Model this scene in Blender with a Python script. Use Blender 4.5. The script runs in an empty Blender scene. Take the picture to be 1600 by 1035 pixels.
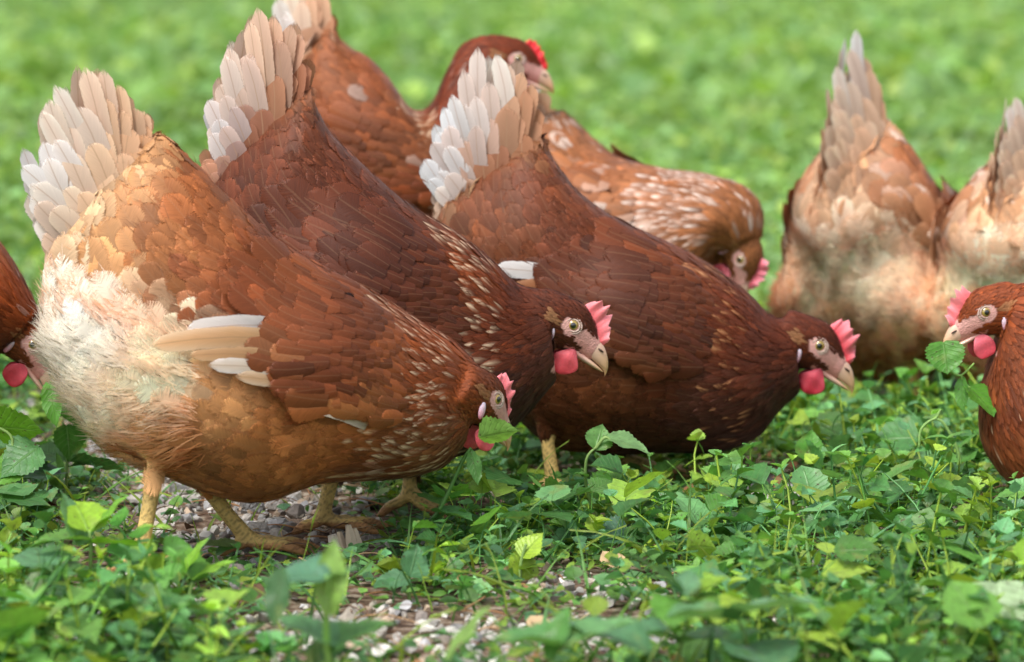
import bpy, math, random
import numpy as np
from mathutils import Vector, Matrix
from mathutils.bvhtree import BVHTree
from mathutils.kdtree import KDTree

R = math.radians
rng = np.random.default_rng(11)
random.seed(5)
scene = bpy.context.scene
col = scene.collection

# ------------------------------------------------------------------ camera
CAM_H = 0.50
F_PX = 6000.0                     # focal length in pixels of the 1600 px wide photo
PITCH = math.atan(597.5 / F_PX)   # tilt below the horizon
FOCUS = 3.22
cam_d = bpy.data.cameras.new('camera')
cam = bpy.data.objects.new('camera', cam_d)
col.objects.link(cam)
cam.location = (0, 0, CAM_H)
cam.rotation_euler = (math.pi / 2 - PITCH, 0, 0)
cam_d.sensor_width = 36
cam_d.lens = 36 * F_PX / 1600
cam_d.clip_start = 0.1
cam_d.clip_end = 500
cam_d.dof.use_dof = True
cam_d.dof.focus_distance = FOCUS
cam_d.dof.aperture_fstop = (cam_d.lens / 1000) / 0.0185
scene.camera = cam

# ------------------------------------------------------------------ light
SUN_EL, SUN_ROT = R(58), R(215)
world = bpy.data.worlds.new('World')
scene.world = world
world.use_nodes = True
nt = world.node_tree
bg = nt.nodes['Background']
sky = nt.nodes.new('ShaderNodeTexSky')
sky.sky_type = 'NISHITA'
sky.sun_disc = False
sky.sun_elevation = SUN_EL
sky.sun_rotation = SUN_ROT
sky.air_density = 1.0
sky.dust_density = 3.0
hs = nt.nodes.new('ShaderNodeHueSaturation')
hs.inputs['Saturation'].default_value = 0.35
nt.links.new(sky.outputs[0], hs.inputs['Color'])
nt.links.new(hs.outputs[0], bg.inputs[0])
bg.inputs[1].default_value = 0.13
sun_d = bpy.data.lights.new('sun', 'SUN')
sun_d.energy = 1.5
sun_d.angle = R(20)
sun_d.color = (1, 0.97, 0.91)
sun = bpy.data.objects.new('sun', sun_d)
col.objects.link(sun)
# direction the light comes from, same as the sky's sun
sdir = Vector((math.sin(SUN_ROT) * math.cos(SUN_EL), math.cos(SUN_ROT) * math.cos(SUN_EL), math.sin(SUN_EL)))
sun.rotation_euler = sdir.to_track_quat('Z', 'Y').to_euler()
scene.view_settings.view_transform = 'Standard'
scene.view_settings.look = 'None'
scene.view_settings.gamma = 1
scene.cycles.transparent_max_bounces = 32
scene.view_settings.exposure = 0.85

# ------------------------------------------------------------------ pixel helpers (photo pixels, 1600 x 1035)
cp, sp_ = math.cos(PITCH), math.sin(PITCH)
def ray(u, v):
    a = (u - 800) / F_PX
    b = (517.5 - v) / F_PX
    return np.array((a, cp + b * sp_, -sp_ + b * cp))
def ground_pt(u, v, z=0.0):
    r = ray(u, v)
    t = (z - CAM_H) / r[2]
    return np.array((r[0] * t, r[1] * t, z))
def at_depth(u, v, Y):
    r = ray(u, v)
    t = Y / r[1]
    return np.array((r[0] * t, Y, CAM_H + r[2] * t))
def project(p):
    p = np.atleast_2d(p)
    dx, dy, dz = p[:, 0], p[:, 1], p[:, 2] - CAM_H
    zc = dy * cp - dz * sp_
    yc = dy * sp_ + dz * cp
    return np.stack((800 + F_PX * dx / zc, 517.5 - F_PX * yc / zc), 1)

def lin(c):
    c = np.asarray(c, float) / 255.0
    return np.where(c <= 0.04045, c / 12.92, ((c + 0.055) / 1.055) ** 2.4)

# ------------------------------------------------------------------ geometry collector
class Geo:
    def __init__(self):
        self.v, self.f4, self.f3, self.c, self.uv, self.n = [], [], [], [], [], 0
    def add(self, v, f4=None, f3=None, c=None, uv=None):
        v = np.asarray(v, float).reshape(-1, 3)
        m = len(v)
        if m == 0: return
        self.v.append(v)
        if f4 is not None and len(f4): self.f4.append(np.asarray(f4, int).reshape(-1, 4) + self.n)
        if f3 is not None and len(f3): self.f3.append(np.asarray(f3, int).reshape(-1, 3) + self.n)
        if c is None: c = (0.5, 0.5, 0.5)
        c = np.asarray(c, float)
        self.c.append(np.broadcast_to(c, (m, 3)) if c.ndim == 1 else c.reshape(-1, 3))
        self.uv.append(np.zeros((m, 3)) if uv is None else np.asarray(uv, float).reshape(-1, 3))
        self.n += m
    def build(self, name, mat, parent=None, smooth=True):
        v = np.concatenate(self.v)
        f4 = np.concatenate(self.f4) if self.f4 else np.zeros((0, 4), int)
        f3 = np.concatenate(self.f3) if self.f3 else np.zeros((0, 3), int)
        me = bpy.data.meshes.new(name)
        me.vertices.add(len(v))
        me.vertices.foreach_set('co', v.astype(np.float32).ravel())
        loops = np.concatenate((f4.ravel(), f3.ravel())).astype(np.int32)
        tot = np.concatenate((np.full(len(f4), 4), np.full(len(f3), 3))).astype(np.int32)
        start = np.concatenate(([0], np.cumsum(tot)[:-1])).astype(np.int32)
        me.loops.add(len(loops))
        me.loops.foreach_set('vertex_index', loops)
        me.polygons.add(len(tot))
        me.polygons.foreach_set('loop_start', start)
        me.polygons.foreach_set('use_smooth', np.full(len(tot), smooth))
        me.update(calc_edges=True)
        a = me.attributes.new('Col', 'FLOAT_COLOR', 'POINT')
        cc = np.concatenate(self.c)
        a.data.foreach_set('color', np.hstack((cc, np.ones((len(cc), 1)))).astype(np.float32).ravel())
        a = me.attributes.new('fuv', 'FLOAT_VECTOR', 'POINT')
        a.data.foreach_set('vector', np.concatenate(self.uv).astype(np.float32).ravel())
        me.validate()
        me.materials.append(mat)
        o = bpy.data.objects.new(name, me)
        col.objects.link(o)
        if parent is not None: o.parent = parent
        return o

def tag(o, label=None, cat=None, group=None, kind=None):
    if label: o['label'] = label
    if cat: o['category'] = cat
    if group: o['group'] = group
    if kind: o['kind'] = kind
    return o
def empty(name, loc, rz=0.0):
    o = bpy.data.objects.new(name, None)
    o.empty_display_size = 0.05
    o.location = loc
    o.rotation_euler = (0, 0, rz)
    col.objects.link(o)
    return o

def grid_faces(nr, nc, closed=False):
    fs = []
    m = nc if closed else nc - 1
    for i in range(nr - 1):
        for j in range(m):
            k = (j + 1) % nc
            fs.append((i * nc + j, i * nc + k, (i + 1) * nc + k, (i + 1) * nc + j))
    return np.array(fs, int)

def crom(pts, n):
    """Catmull-Rom through rows of pts, n samples; returns samples and their station index"""
    pts = np.asarray(pts, float)
    m = len(pts)
    t = np.linspace(0, m - 1, n)
    i = np.clip(np.floor(t).astype(int), 0, m - 2)
    f = (t - i)[:, None]
    g = lambda k: pts[np.clip(k, 0, m - 1)]
    p0, p1, p2, p3 = g(i - 1), g(i), g(i + 1), g(i + 2)
    return 0.5 * ((2 * p1) + (-p0 + p2) * f + (2 * p0 - 5 * p1 + 4 * p2 - p3) * f ** 2 + (-p0 + 3 * p1 - 3 * p2 + p3) * f ** 3), t

def unit(a):
    return a / (np.linalg.norm(a, axis=-1, keepdims=True) + 1e-12)

# ------------------------------------------------------------------ node materials
def new_mat(name):
    m = bpy.data.materials.new(name)
    m.use_nodes = True
    t = m.node_tree
    return m, t, t.nodes['Principled BSDF'], t.nodes['Material Output']
def N(t, typ, **kw):
    n = t.nodes.new(typ)
    for k, v in kw.items():
        if k.startswith('i_'):
            n.inputs[k[2:].replace('_', ' ')].default_value = v
        else: setattr(n, k, v)
    return n
def math_n(t, op, a, b=None, clamp=False):
    n = t.nodes.new('ShaderNodeMath'); n.operation = op; n.use_clamp = clamp
    for k, x in enumerate((a, b)):
        if x is None: continue
        if isinstance(x, (int, float)): n.inputs[k].default_value = x
        else: t.links.new(x, n.inputs[k])
    return n.outputs[0]
def mix_rgb(t, fac, a, b, blend='MIX'):
    n = t.nodes.new('ShaderNodeMix'); n.data_type = 'RGBA'; n.blend_type = blend
    for k, x in ((0, fac), (6, a), (7, b)):
        if isinstance(x, (int, float)): n.inputs[k].default_value = x
        elif isinstance(x, tuple): n.inputs[k].default_value = x
        else: t.links.new(x, n.inputs[k])
    return n.outputs[2]

def feather_mat(name, rough=0.55, barb=0.35, trans=0.12, sheen=0.25, spec=0.35, fray=0.2, freq=46.0, shaft=0.12, alpha0=-0.30, split=0.66, soft=2.5):
    m, t, b, out = new_mat(name)
    at = N(t, 'ShaderNodeAttribute', attribute_name='Col')
    uv = N(t, 'ShaderNodeAttribute', attribute_name='fuv')
    s = N(t, 'ShaderNodeSeparateXYZ'); t.links.new(uv.outputs['Vector'], s.inputs[0])
    ax = math_n(t, 'ABSOLUTE', s.outputs[1])
    q = math_n(t, 'SUBTRACT', s.outputs[0], math_n(t, 'MULTIPLY', ax, 0.28))
    cv = N(t, 'ShaderNodeCombineXYZ')
    t.links.new(math_n(t, 'MULTIPLY', q, freq), cv.inputs[0])
    t.links.new(math_n(t, 'MULTIPLY', s.outputs[1], 1.3), cv.inputs[1])
    t.links.new(math_n(t, 'MULTIPLY', s.outputs[2], 37.0), cv.inputs[2])
    no = N(t, 'ShaderNodeTexNoise'); no.inputs['Scale'].default_value = 1.0; no.inputs['Detail'].default_value = 3
    t.links.new(cv.outputs[0], no.inputs['Vector'])
    f = math_n(t, 'ADD', math_n(t, 'MULTIPLY', math_n(t, 'SUBTRACT', no.outputs[0], 0.5), barb * 2.6), 1.0)
    c1 = mix_rgb(t, 1.0, at.outputs['Color'], f, 'MULTIPLY')
    ra = math_n(t, 'LESS_THAN', ax, 0.05)
    ra = math_n(t, 'MULTIPLY', ra, shaft)
    c2 = mix_rgb(t, ra, c1, (0.42, 0.25, 0.14, 1))
    t.links.new(c2, b.inputs['Base Color'])
    b.inputs['Roughness'].default_value = rough
    b.inputs['Specular IOR Level'].default_value = spec
    b.inputs['Sheen Weight'].default_value = sheen
    b.inputs['Sheen Roughness'].default_value = 0.4
    bu = N(t, 'ShaderNodeBump'); bu.inputs['Strength'].default_value = 0.5; bu.inputs['Distance'].default_value = 0.0006
    t.links.new(no.outputs[0], bu.inputs['Height']); t.links.new(bu.outputs[0], b.inputs['Normal'])
    tr = N(t, 'ShaderNodeBsdfTranslucent'); t.links.new(c2, tr.inputs['Color'])
    mx = N(t, 'ShaderNodeMixShader'); mx.inputs[0].default_value = trans
    t.links.new(b.outputs[0], mx.inputs[1]); t.links.new(tr.outputs[0], mx.inputs[2])
    # the vane frays into separate barbs at its edge and tip
    ed = math_n(t, 'MAXIMUM', math_n(t, 'MULTIPLY', math_n(t, 'SUBTRACT', ax, 1 - fray), 1 / fray), math_n(t, 'MULTIPLY', math_n(t, 'SUBTRACT', s.outputs[0], 1 - fray * .6), 1 / (fray * .6)))
    al = math_n(t, 'SUBTRACT', math_n(t, 'ADD', math_n(t, 'MULTIPLY', no.outputs[0], 2.6), alpha0), math_n(t, 'MULTIPLY', ed, 1.15), True)
    al = math_n(t, 'MULTIPLY', al, soft, True)
    cv2 = N(t, 'ShaderNodeCombineXYZ')
    t.links.new(math_n(t, 'MULTIPLY', q, 9.0), cv2.inputs[0])
    t.links.new(math_n(t, 'ADD', math_n(t, 'MULTIPLY', s.outputs[2], 61.0), math_n(t, 'MULTIPLY', math_n(t, 'SIGN', s.outputs[1]), 7.3)), cv2.inputs[2])
    sn = N(t, 'ShaderNodeTexNoise'); sn.inputs['Scale'].default_value = 1.0; sn.inputs['Detail'].default_value = 1
    t.links.new(cv2.outputs[0], sn.inputs['Vector'])
    gap = math_n(t, 'MULTIPLY', math_n(t, 'SUBTRACT', math_n(t, 'ADD', sn.outputs[0], math_n(t, 'MULTIPLY', math_n(t, 'SUBTRACT', ax, 1.0), 0.16)), split), 22.0, True)
    al = math_n(t, 'MULTIPLY', al, math_n(t, 'SUBTRACT', 1.0, gap))
    tp = N(t, 'ShaderNodeBsdfTransparent')
    m2 = N(t, 'ShaderNodeMixShader'); t.links.new(al, m2.inputs[0]); t.links.new(tp.outputs[0], m2.inputs[1]); t.links.new(mx.outputs[0], m2.inputs[2])
    t.links.new(m2.outputs[0], out.inputs[0])
    return m

def attr_mat(name, rough=0.6, spec=0.4, bump=0.0, bscale=400.0, var=0.15, trans=0.0, sss=0.0, btype='NOISE', coat=0.0, vscale=None):
    m, t, b, out = new_mat(name)
    at = N(t, 'ShaderNodeAttribute', attribute_name='Col')
    tc = N(t, 'ShaderNodeTexCoord')
    no = N(t, 'ShaderNodeTexNoise'); no.inputs['Scale'].default_value = vscale or bscale * 0.4; no.inputs['Detail'].default_value = 4
    t.links.new(tc.outputs['Object'], no.inputs['Vector'])
    f = math_n(t, 'ADD', math_n(t, 'MULTIPLY', math_n(t, 'SUBTRACT', no.outputs[0], 0.5), var * 3), 1.0)
    c = mix_rgb(t, 1.0, at.outputs['Color'], f, 'MULTIPLY')
    t.links.new(c, b.inputs['Base Color'])
    b.inputs['Roughness'].default_value = rough
    b.inputs['Specular IOR Level'].default_value = spec
    b.inputs['Coat Weight'].default_value = coat
    if sss:
        b.inputs['Subsurface Weight'].default_value = sss
        b.inputs['Subsurface Radius'].default_value = (0.004, 0.0015, 0.001)
        b.inputs['Subsurface Scale'].default_value = 1.0
    if bump:
        if btype == 'VORONOI':
            h = N(t, 'ShaderNodeTexVoronoi'); h.inputs['Scale'].default_value = bscale; ho = h.outputs[0]
        else:
            h = N(t, 'ShaderNodeTexNoise'); h.inputs['Scale'].default_value = bscale; h.inputs['Detail'].default_value = 3; ho = h.outputs[0]
        t.links.new(tc.outputs['Object'], h.inputs['Vector'])
        bu = N(t, 'ShaderNodeBump'); bu.inputs['Strength'].default_value = bump; bu.inputs['Distance'].default_value = 0.0015
        t.links.new(ho, bu.inputs['Height']); t.links.new(bu.outputs[0], b.inputs['Normal'])
    if trans:
        tr = N(t, 'ShaderNodeBsdfTranslucent'); t.links.new(c, tr.inputs['Color'])
        mx = N(t, 'ShaderNodeMixShader'); mx.inputs[0].default_value = trans
        t.links.new(b.outputs[0], mx.inputs[1]); t.links.new(tr.outputs[0], mx.inputs[2])
        t.links.new(mx.outputs[0], out.inputs[0])
    return m

def leaf_mat(name):
    m, t, b, out = new_mat(name)
    at = N(t, 'ShaderNodeAttribute', attribute_name='Col')
    uv = N(t, 'ShaderNodeAttribute', attribute_name='fuv')
    s = N(t, 'ShaderNodeSeparateXYZ'); t.links.new(uv.outputs['Vector'], s.inputs[0])
    ax = math_n(t, 'ABSOLUTE', s.outputs[1])
    q = math_n(t, 'SUBTRACT', s.outputs[0], math_n(t, 'MULTIPLY', ax, 0.30))
    sn = math_n(t, 'SINE', math_n(t, 'MULTIPLY', q, 44.0))
    vein = math_n(t, 'POWER', math_n(t, 'ADD', math_n(t, 'MULTIPLY', sn, 0.5), 0.5), 10.0)
    mid = math_n(t, 'SUBTRACT', 1.0, math_n(t, 'MULTIPLY', ax, 14.0), True)
    ve = math_n(t, 'MAXIMUM', math_n(t, 'MULTIPLY', vein, 0.45), mid)
    # blotches and the small spots where insects fed
    tc = N(t, 'ShaderNodeTexCoord')
    no = N(t, 'ShaderNodeTexNoise'); no.inputs['Scale'].default_value = 150; no.inputs['Detail'].default_value = 3
    t.links.new(tc.outputs['Object'], no.inputs['Vector'])
    f = math_n(t, 'ADD', math_n(t, 'MULTIPLY', math_n(t, 'SUBTRACT', no.outputs[0], 0.5), 1.0), 1.0)
    c = mix_rgb(t, 1.0, at.outputs['Color'], f, 'MULTIPLY')
    c = mix_rgb(t, math_n(t, 'MULTIPLY', ve, 0.42), c, (0.22, 0.38, 0.12, 1))
    n2 = N(t, 'ShaderNodeTexNoise'); n2.inputs['Scale'].default_value = 330; n2.inputs['Detail'].default_value = 2
    t.links.new(tc.outputs['Object'], n2.inputs['Vector'])
    c = mix_rgb(t, math_n(t, 'MULTIPLY', math_n(t, 'SUBTRACT', n2.outputs[0], 0.655), 14.0, True), c, (0.09, 0.06, 0.03, 1))
    n3 = N(t, 'ShaderNodeTexNoise'); n3.inputs['Scale'].default_value = 45; n3.inputs['Detail'].default_value = 2
    t.links.new(tc.outputs['Object'], n3.inputs['Vector'])
    c = mix_rgb(t, math_n(t, 'MULTIPLY', math_n(t, 'SUBTRACT', n3.outputs[0], 0.60), 5.0, True), c, (0.26, 0.30, 0.08, 1))
    t.links.new(c, b.inputs['Base Color'])
    b.inputs['Roughness'].default_value = 0.4
    b.inputs['Specular IOR Level'].default_value = 0.45
    bu = N(t, 'ShaderNodeBump'); bu.inputs['Strength'].default_value = 0.6; bu.inputs['Distance'].default_value = 0.001; bu.invert = True
    t.links.new(math_n(t, 'ADD', ve, math_n(t, 'MULTIPLY', no.outputs[0], 0.8)), bu.inputs['Height']); t.links.new(bu.outputs[0], b.inputs['Normal'])
    tr = N(t, 'ShaderNodeBsdfTranslucent')
    t.links.new(mix_rgb(t, 1.0, c, (1.2, 1.2, 0.6, 1), 'MULTIPLY'), tr.inputs['Color'])
    mx = N(t, 'ShaderNodeMixShader'); mx.inputs[0].default_value = 0.32
    t.links.new(b.outputs[0], mx.inputs[1]); t.links.new(tr.outputs[0], mx.inputs[2])
    t.links.new(mx.outputs[0], out.inputs[0])
    return m

M_FEATHER = feather_mat('feather', 0.52, 0.30, 0.10, 0.03, 0.28, fray=0.26, freq=64.0, soft=2.0)
M_SOFT = feather_mat('soft_feather', 0.6, 0.30, 0.12, 0.03, 0.2, fray=0.45, freq=70.0, soft=1.4)
M_FLIGHT = feather_mat('flight_feather', 0.5, 0.10, 0.3, 0.05, fray=0.14, freq=90.0, shaft=0.45)
M_DOWN = feather_mat('downy_feather', 0.85, 0.2, 0.08, 0.15, 0.1, fray=0.85, freq=60.0, shaft=0.0, alpha0=-0.25, split=0.6)
M_FLUFF = attr_mat('down', 0.9, 0.1, 0, 100, 0.0, 0.42)
M_BODY = attr_mat('skin', 0.5, 0.4, 0.5, 900, 0.16, 0, 0.0, 'VORONOI')
M_FLESH = attr_mat('comb_flesh', 0.45, 0.45, 0.3, 1500, 0.14, 0, 0.25, 'VORONOI', vscale=500)
M_HORN = attr_mat('horn', 0.35, 0.5, 0.15, 300, 0.12, coat=0.2)
M_EYE = attr_mat('eye', 0.08, 0.8, 0, 100, 0.1, coat=1.0, vscale=900)
M_LEAF = leaf_mat('leaf')
M_STEM = attr_mat('stem', 0.5, 0.4, 0.2, 300, 0.2, vscale=60)
M_STONE = attr_mat('stone', 0.85, 0.25, 0.8, 260, 0.35, vscale=120)
M_STRAW = attr_mat('straw', 0.8, 0.2, 0.3, 200, 0.3, vscale=80)

# ------------------------------------------------------------------ feathers
# profile: rows along (s), half width, tip lag of outer columns
R7 = np.array([0, .3, .55, .75, .88, .96, 1.0])
R9 = np.array([0, .15, .35, .55, .75, .88, .95, .985, 1.0])
PROF = {
    'contour': (R7, np.array([.45, .84, .98, 1.0, .90, .66, .26]), 0.11),
    'hackle':  (R7, np.array([.4, .85, 1.0, .85, .55, .28, .05]), 0.06),
    'flight':  (R9, np.array([.5, .75, .92, 1.0, 1.0, .96, .82, .58, .22]), 0.045),
}
COLS = np.array([-1, -.8, -.4, 0, .4, .8, 1.0])
def feathers(g, spine, side, nrm, width, base, rim, streak, sw, kind='contour', curl=0.22, rimw=0.5, seed=0):
    """spine (N,ns,3) side (N,ns,3) nrm (N,ns,3) width (N,) base/rim/streak (N,3) sw (N,)"""
    rows, wp, lag = PROF[kind]
    n, ns = spine.shape[:2]
    if n == 0: return
    r_ = np.random.default_rng(seed + n)
    w = width[:, None] * wp[None]
    nc = len(COLS)
    P = spine[:, :, None, :] + side[:, :, None, :] * (w[:, :, None] * COLS)[..., None]
    P = P - nrm[:, :, None, :] * ((w[:, :, None] * (COLS ** 2) * curl))[..., None]
    # lag: outer columns pulled back towards the root so that the tip is round
    d = np.gradient(spine, axis=1)
    ln = np.linalg.norm(spine[:, -1] - spine[:, 0], axis=1)
    P = P - unit(d)[:, :, None, :] * (ln[:, None, None] * lag * (COLS ** 2) * rows[None, :, None])[..., None]
    # ragged edge
    jit = r_.normal(0, 0.035, (n, ns, nc)) * (np.abs(COLS) > 0.9)
    P = P + side[:, :, None, :] * (w[:, :, None] * jit)[..., None]
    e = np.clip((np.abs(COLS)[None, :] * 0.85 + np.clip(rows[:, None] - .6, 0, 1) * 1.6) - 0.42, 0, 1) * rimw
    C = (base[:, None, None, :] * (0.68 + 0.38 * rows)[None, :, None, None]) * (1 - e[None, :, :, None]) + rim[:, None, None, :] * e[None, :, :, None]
    st = np.clip(1 - np.abs(COLS)[None, :] * 1.6, 0, 1) * np.clip((rows[:, None] - 0.45) * 4, 0, 1)
    k = st[None] * sw[:, None, None]
    C = C * (1 - k[..., None]) + streak[:, None, None, :] * k[..., None]
    uv = np.zeros((n, ns, nc, 3))
    uv[..., 0] = rows[None, :, None]
    uv[..., 1] = COLS
    uv[..., 2] = r_.random(n)[:, None, None]
    f = grid_faces(ns, nc)
    F = (f[None] + (np.arange(n) * ns * nc)[:, None, None]).reshape(-1, 4)
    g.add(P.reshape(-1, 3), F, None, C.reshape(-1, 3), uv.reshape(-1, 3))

def poisson(p, r, grid=0.012):
    """thin candidates p (N,3) in order so that none is nearer than r (N,) to an accepted one"""
    keep, cells = [], {}
    c = np.floor(p / grid).astype(int)
    for i in range(len(p)):
        k = (c[i, 0], c[i, 1], c[i, 2]); ok = True
        x, y, z = p[i]; rr = r[i] * r[i]
        for a in (-1, 0, 1):
            for b in (-1, 0, 1):
                for d in (-1, 0, 1):
                    for (X, Y, Z) in cells.get((k[0] + a, k[1] + b, k[2] + d), ()):
                        if (X - x) ** 2 + (Y - y) ** 2 + (Z - z) ** 2 < rr:
                            ok = False; break
                    if not ok: break
                if not ok: break
            if not ok: break
        if ok:
            cells.setdefault(k, []).append((x, y, z)); keep.append(i)
    return np.array(keep, int)

def in_poly(u, v, poly):
    inside = np.zeros(len(u), bool)
    n = len(poly)
    for i in range(n):
        x1, y1 = poly[i]; x2, y2 = poly[(i + 1) % n]
        c = ((y1 > v) != (y2 > v)) & (u < (x2 - x1) * (v - y1) / (y2 - y1 + 1e-9) + x1)
        inside ^= c
    return inside

def tube(g, pts, rad, c, seg=8, n=None, uv=None):
    pts = np.asarray(pts, float); rad = np.asarray(rad, float)
    if n:
        q, _ = crom(np.hstack((pts, rad[:, None])), n)
        pts, rad = q[:, :3], q[:, 3]
    d = unit(np.gradient(pts, axis=0))
    ref = np.array((0.1, 0.2, 1.0)) if abs(d[0, 2]) < 0.8 else np.array((1.0, 0.2, 0.1))
    a = unit(np.cross(d, ref)); b = np.cross(d, a)
    th = np.linspace(0, 2 * math.pi, seg, endpoint=False)
    V = pts[:, None] + (a[:, None] * np.cos(th)[None, :, None] + b[:, None] * np.sin(th)[None, :, None]) * rad[:, None, None]
    m = len(pts)
    f = grid_faces(m, seg, True)
    V = np.vstack((V.reshape(-1, 3), pts[0], pts[-1]))
    k0, k1 = m * seg, m * seg + 1
    f3 = [(k0, (j + 1) % seg, j) for j in range(seg)] + [(k1, (m - 1) * seg + j, (m - 1) * seg + (j + 1) % seg) for j in range(seg)]
    cc = np.asarray(c, float)
    if cc.ndim == 2:   # colours per station
        t = np.linspace(0, len(cc) - 1, m); i = np.clip(t.astype(int), 0, len(cc) - 2); fr = (t - i)[:, None]
        cr = cc[i] * (1 - fr) + cc[i + 1] * fr
        cc = np.vstack((np.repeat(cr, seg, 0), cr[0], cr[-1]))
    g.add(V, f, f3, cc)
    return len(V)

def ellipsoid(g, c, r, colr, ax=None, nu=16, nv=12, fn=None):
    th = np.linspace(0, math.pi, nv)
    ph = np.linspace(0, 2 * math.pi, nu, endpoint=False)
    T, Pp = np.meshgrid(th, ph, indexing='ij')
    V = np.stack((np.sin(T) * np.cos(Pp), np.sin(T) * np.sin(Pp), np.cos(T)), -1).reshape(-1, 3)
    W = V * np.asarray(r)
    if fn is not None: W = fn(W)
    if ax is not None: W = W @ np.asarray(ax)
    cc = colr(V) if callable(colr) else colr
    g.add(W + np.asarray(c), grid_faces(nv, nu, True), None, cc)

# ------------------------------------------------------------------ head template (mm, x to the beak, z up, origin between the eyes)
HEAD = [(-34, 11, -31, 15), (-26, 13.5, -30, 16), (-16, 16, -28.5, 16), (-7, 18, -26, 15.5), (1, 18, -23, 14.8), (8, 15.5, -20, 13.4),
        (15, 11.5, -18, 11), (21, 7, -16.5, 8.5), (27, 3.5, -15.5, 6.8), (31, 0.5, -14.5, 4)]
UPPER = [(14, 3, -11, 8.8), (21, 3.6, -12.6, 7.6), (27, 2.6, -13.8, 6.4), (34, -.4, -14.3, 5.0), (40, -5, -15, 3.7), (44, -9.5, -16.2, 2.5), (46.6, -14.5, -18, 1.2), (47.2, -18.5, -19.6, .4)]
LOWER = [(10, -12.5, -19.5, 7), (20, -13.8, -19.6, 6.2), (30, -14.6, -19.2, 5), (38, -15.4, -18.4, 3), (42.5, -16.2, -17.6, 1.2), (44, -16.8, -17.4, .5)]

def loft_rows(rows, n=26, seg=24, pw=1.0):
    q, t = crom(rows, n)
    th = np.linspace(0, 2 * math.pi, seg, endpoint=False)
    c, s = np.cos(th), np.sin(th)
    if pw != 1.0: s = np.sign(s) * np.abs(s) ** pw
    x = q[:, 0:1] + 0 * c
    z = (q[:, 1:2] + q[:, 2:3]) / 2 + (q[:, 1:2] - q[:, 2:3]) / 2 * c
    y = q[:, 3:4] * s
    return np.stack((x, y, z), -1), t
def cap_faces(n, seg, base):
    return [(base, (j + 1) % seg, j) for j in range(seg)] + [(base + 1, (n - 1) * seg + j, (n - 1) * seg + (j + 1) % seg) for j in range(seg)]
def add_loft(g, V, c):
    n, seg = V.shape[:2]
    e0, e1 = V[0].mean(0), V[-1].mean(0)
    W = np.vstack((V.reshape(-1, 3), e0, e1))
    g.add(W, grid_faces(n, seg, True), cap_faces(n, seg, n * seg), c if not isinstance(c, np.ndarray) or c.ndim == 1 else np.vstack((c, c[0], c[-1])))

SKIN_PALE = lin((205, 178, 168)); SKIN_PINK = lin((222, 140, 132)); SHANK = lin((226, 192, 118)); SHANK2 = lin((190, 140, 90))

def head_matrix(pitch, yaw, roll=0.0):
    Mx = Matrix.Rotation(R(yaw), 3, 'Z') @ Matrix.Rotation(R(pitch), 3, 'Y') @ Matrix.Rotation(R(roll), 3, 'X')
    return np.array(Mx)

# ------------------------------------------------------------------ the hen
FSIZE = [  # station index: spacing, length, half width (mm)
    (0, 3.4, 17, 2.4), (1, 4.0, 22, 2.5), (2, 4.8, 27, 3.2), (3, 6.2, 27, 5.4), (4, 8.2, 27, 8.6), (6, 8.8, 29, 9.6), (8, 9.4, 33, 10.2), (9.5, 10, 46, 11), (11, 10, 66, 11.5)]
FS = np.array(FSIZE, float)

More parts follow.
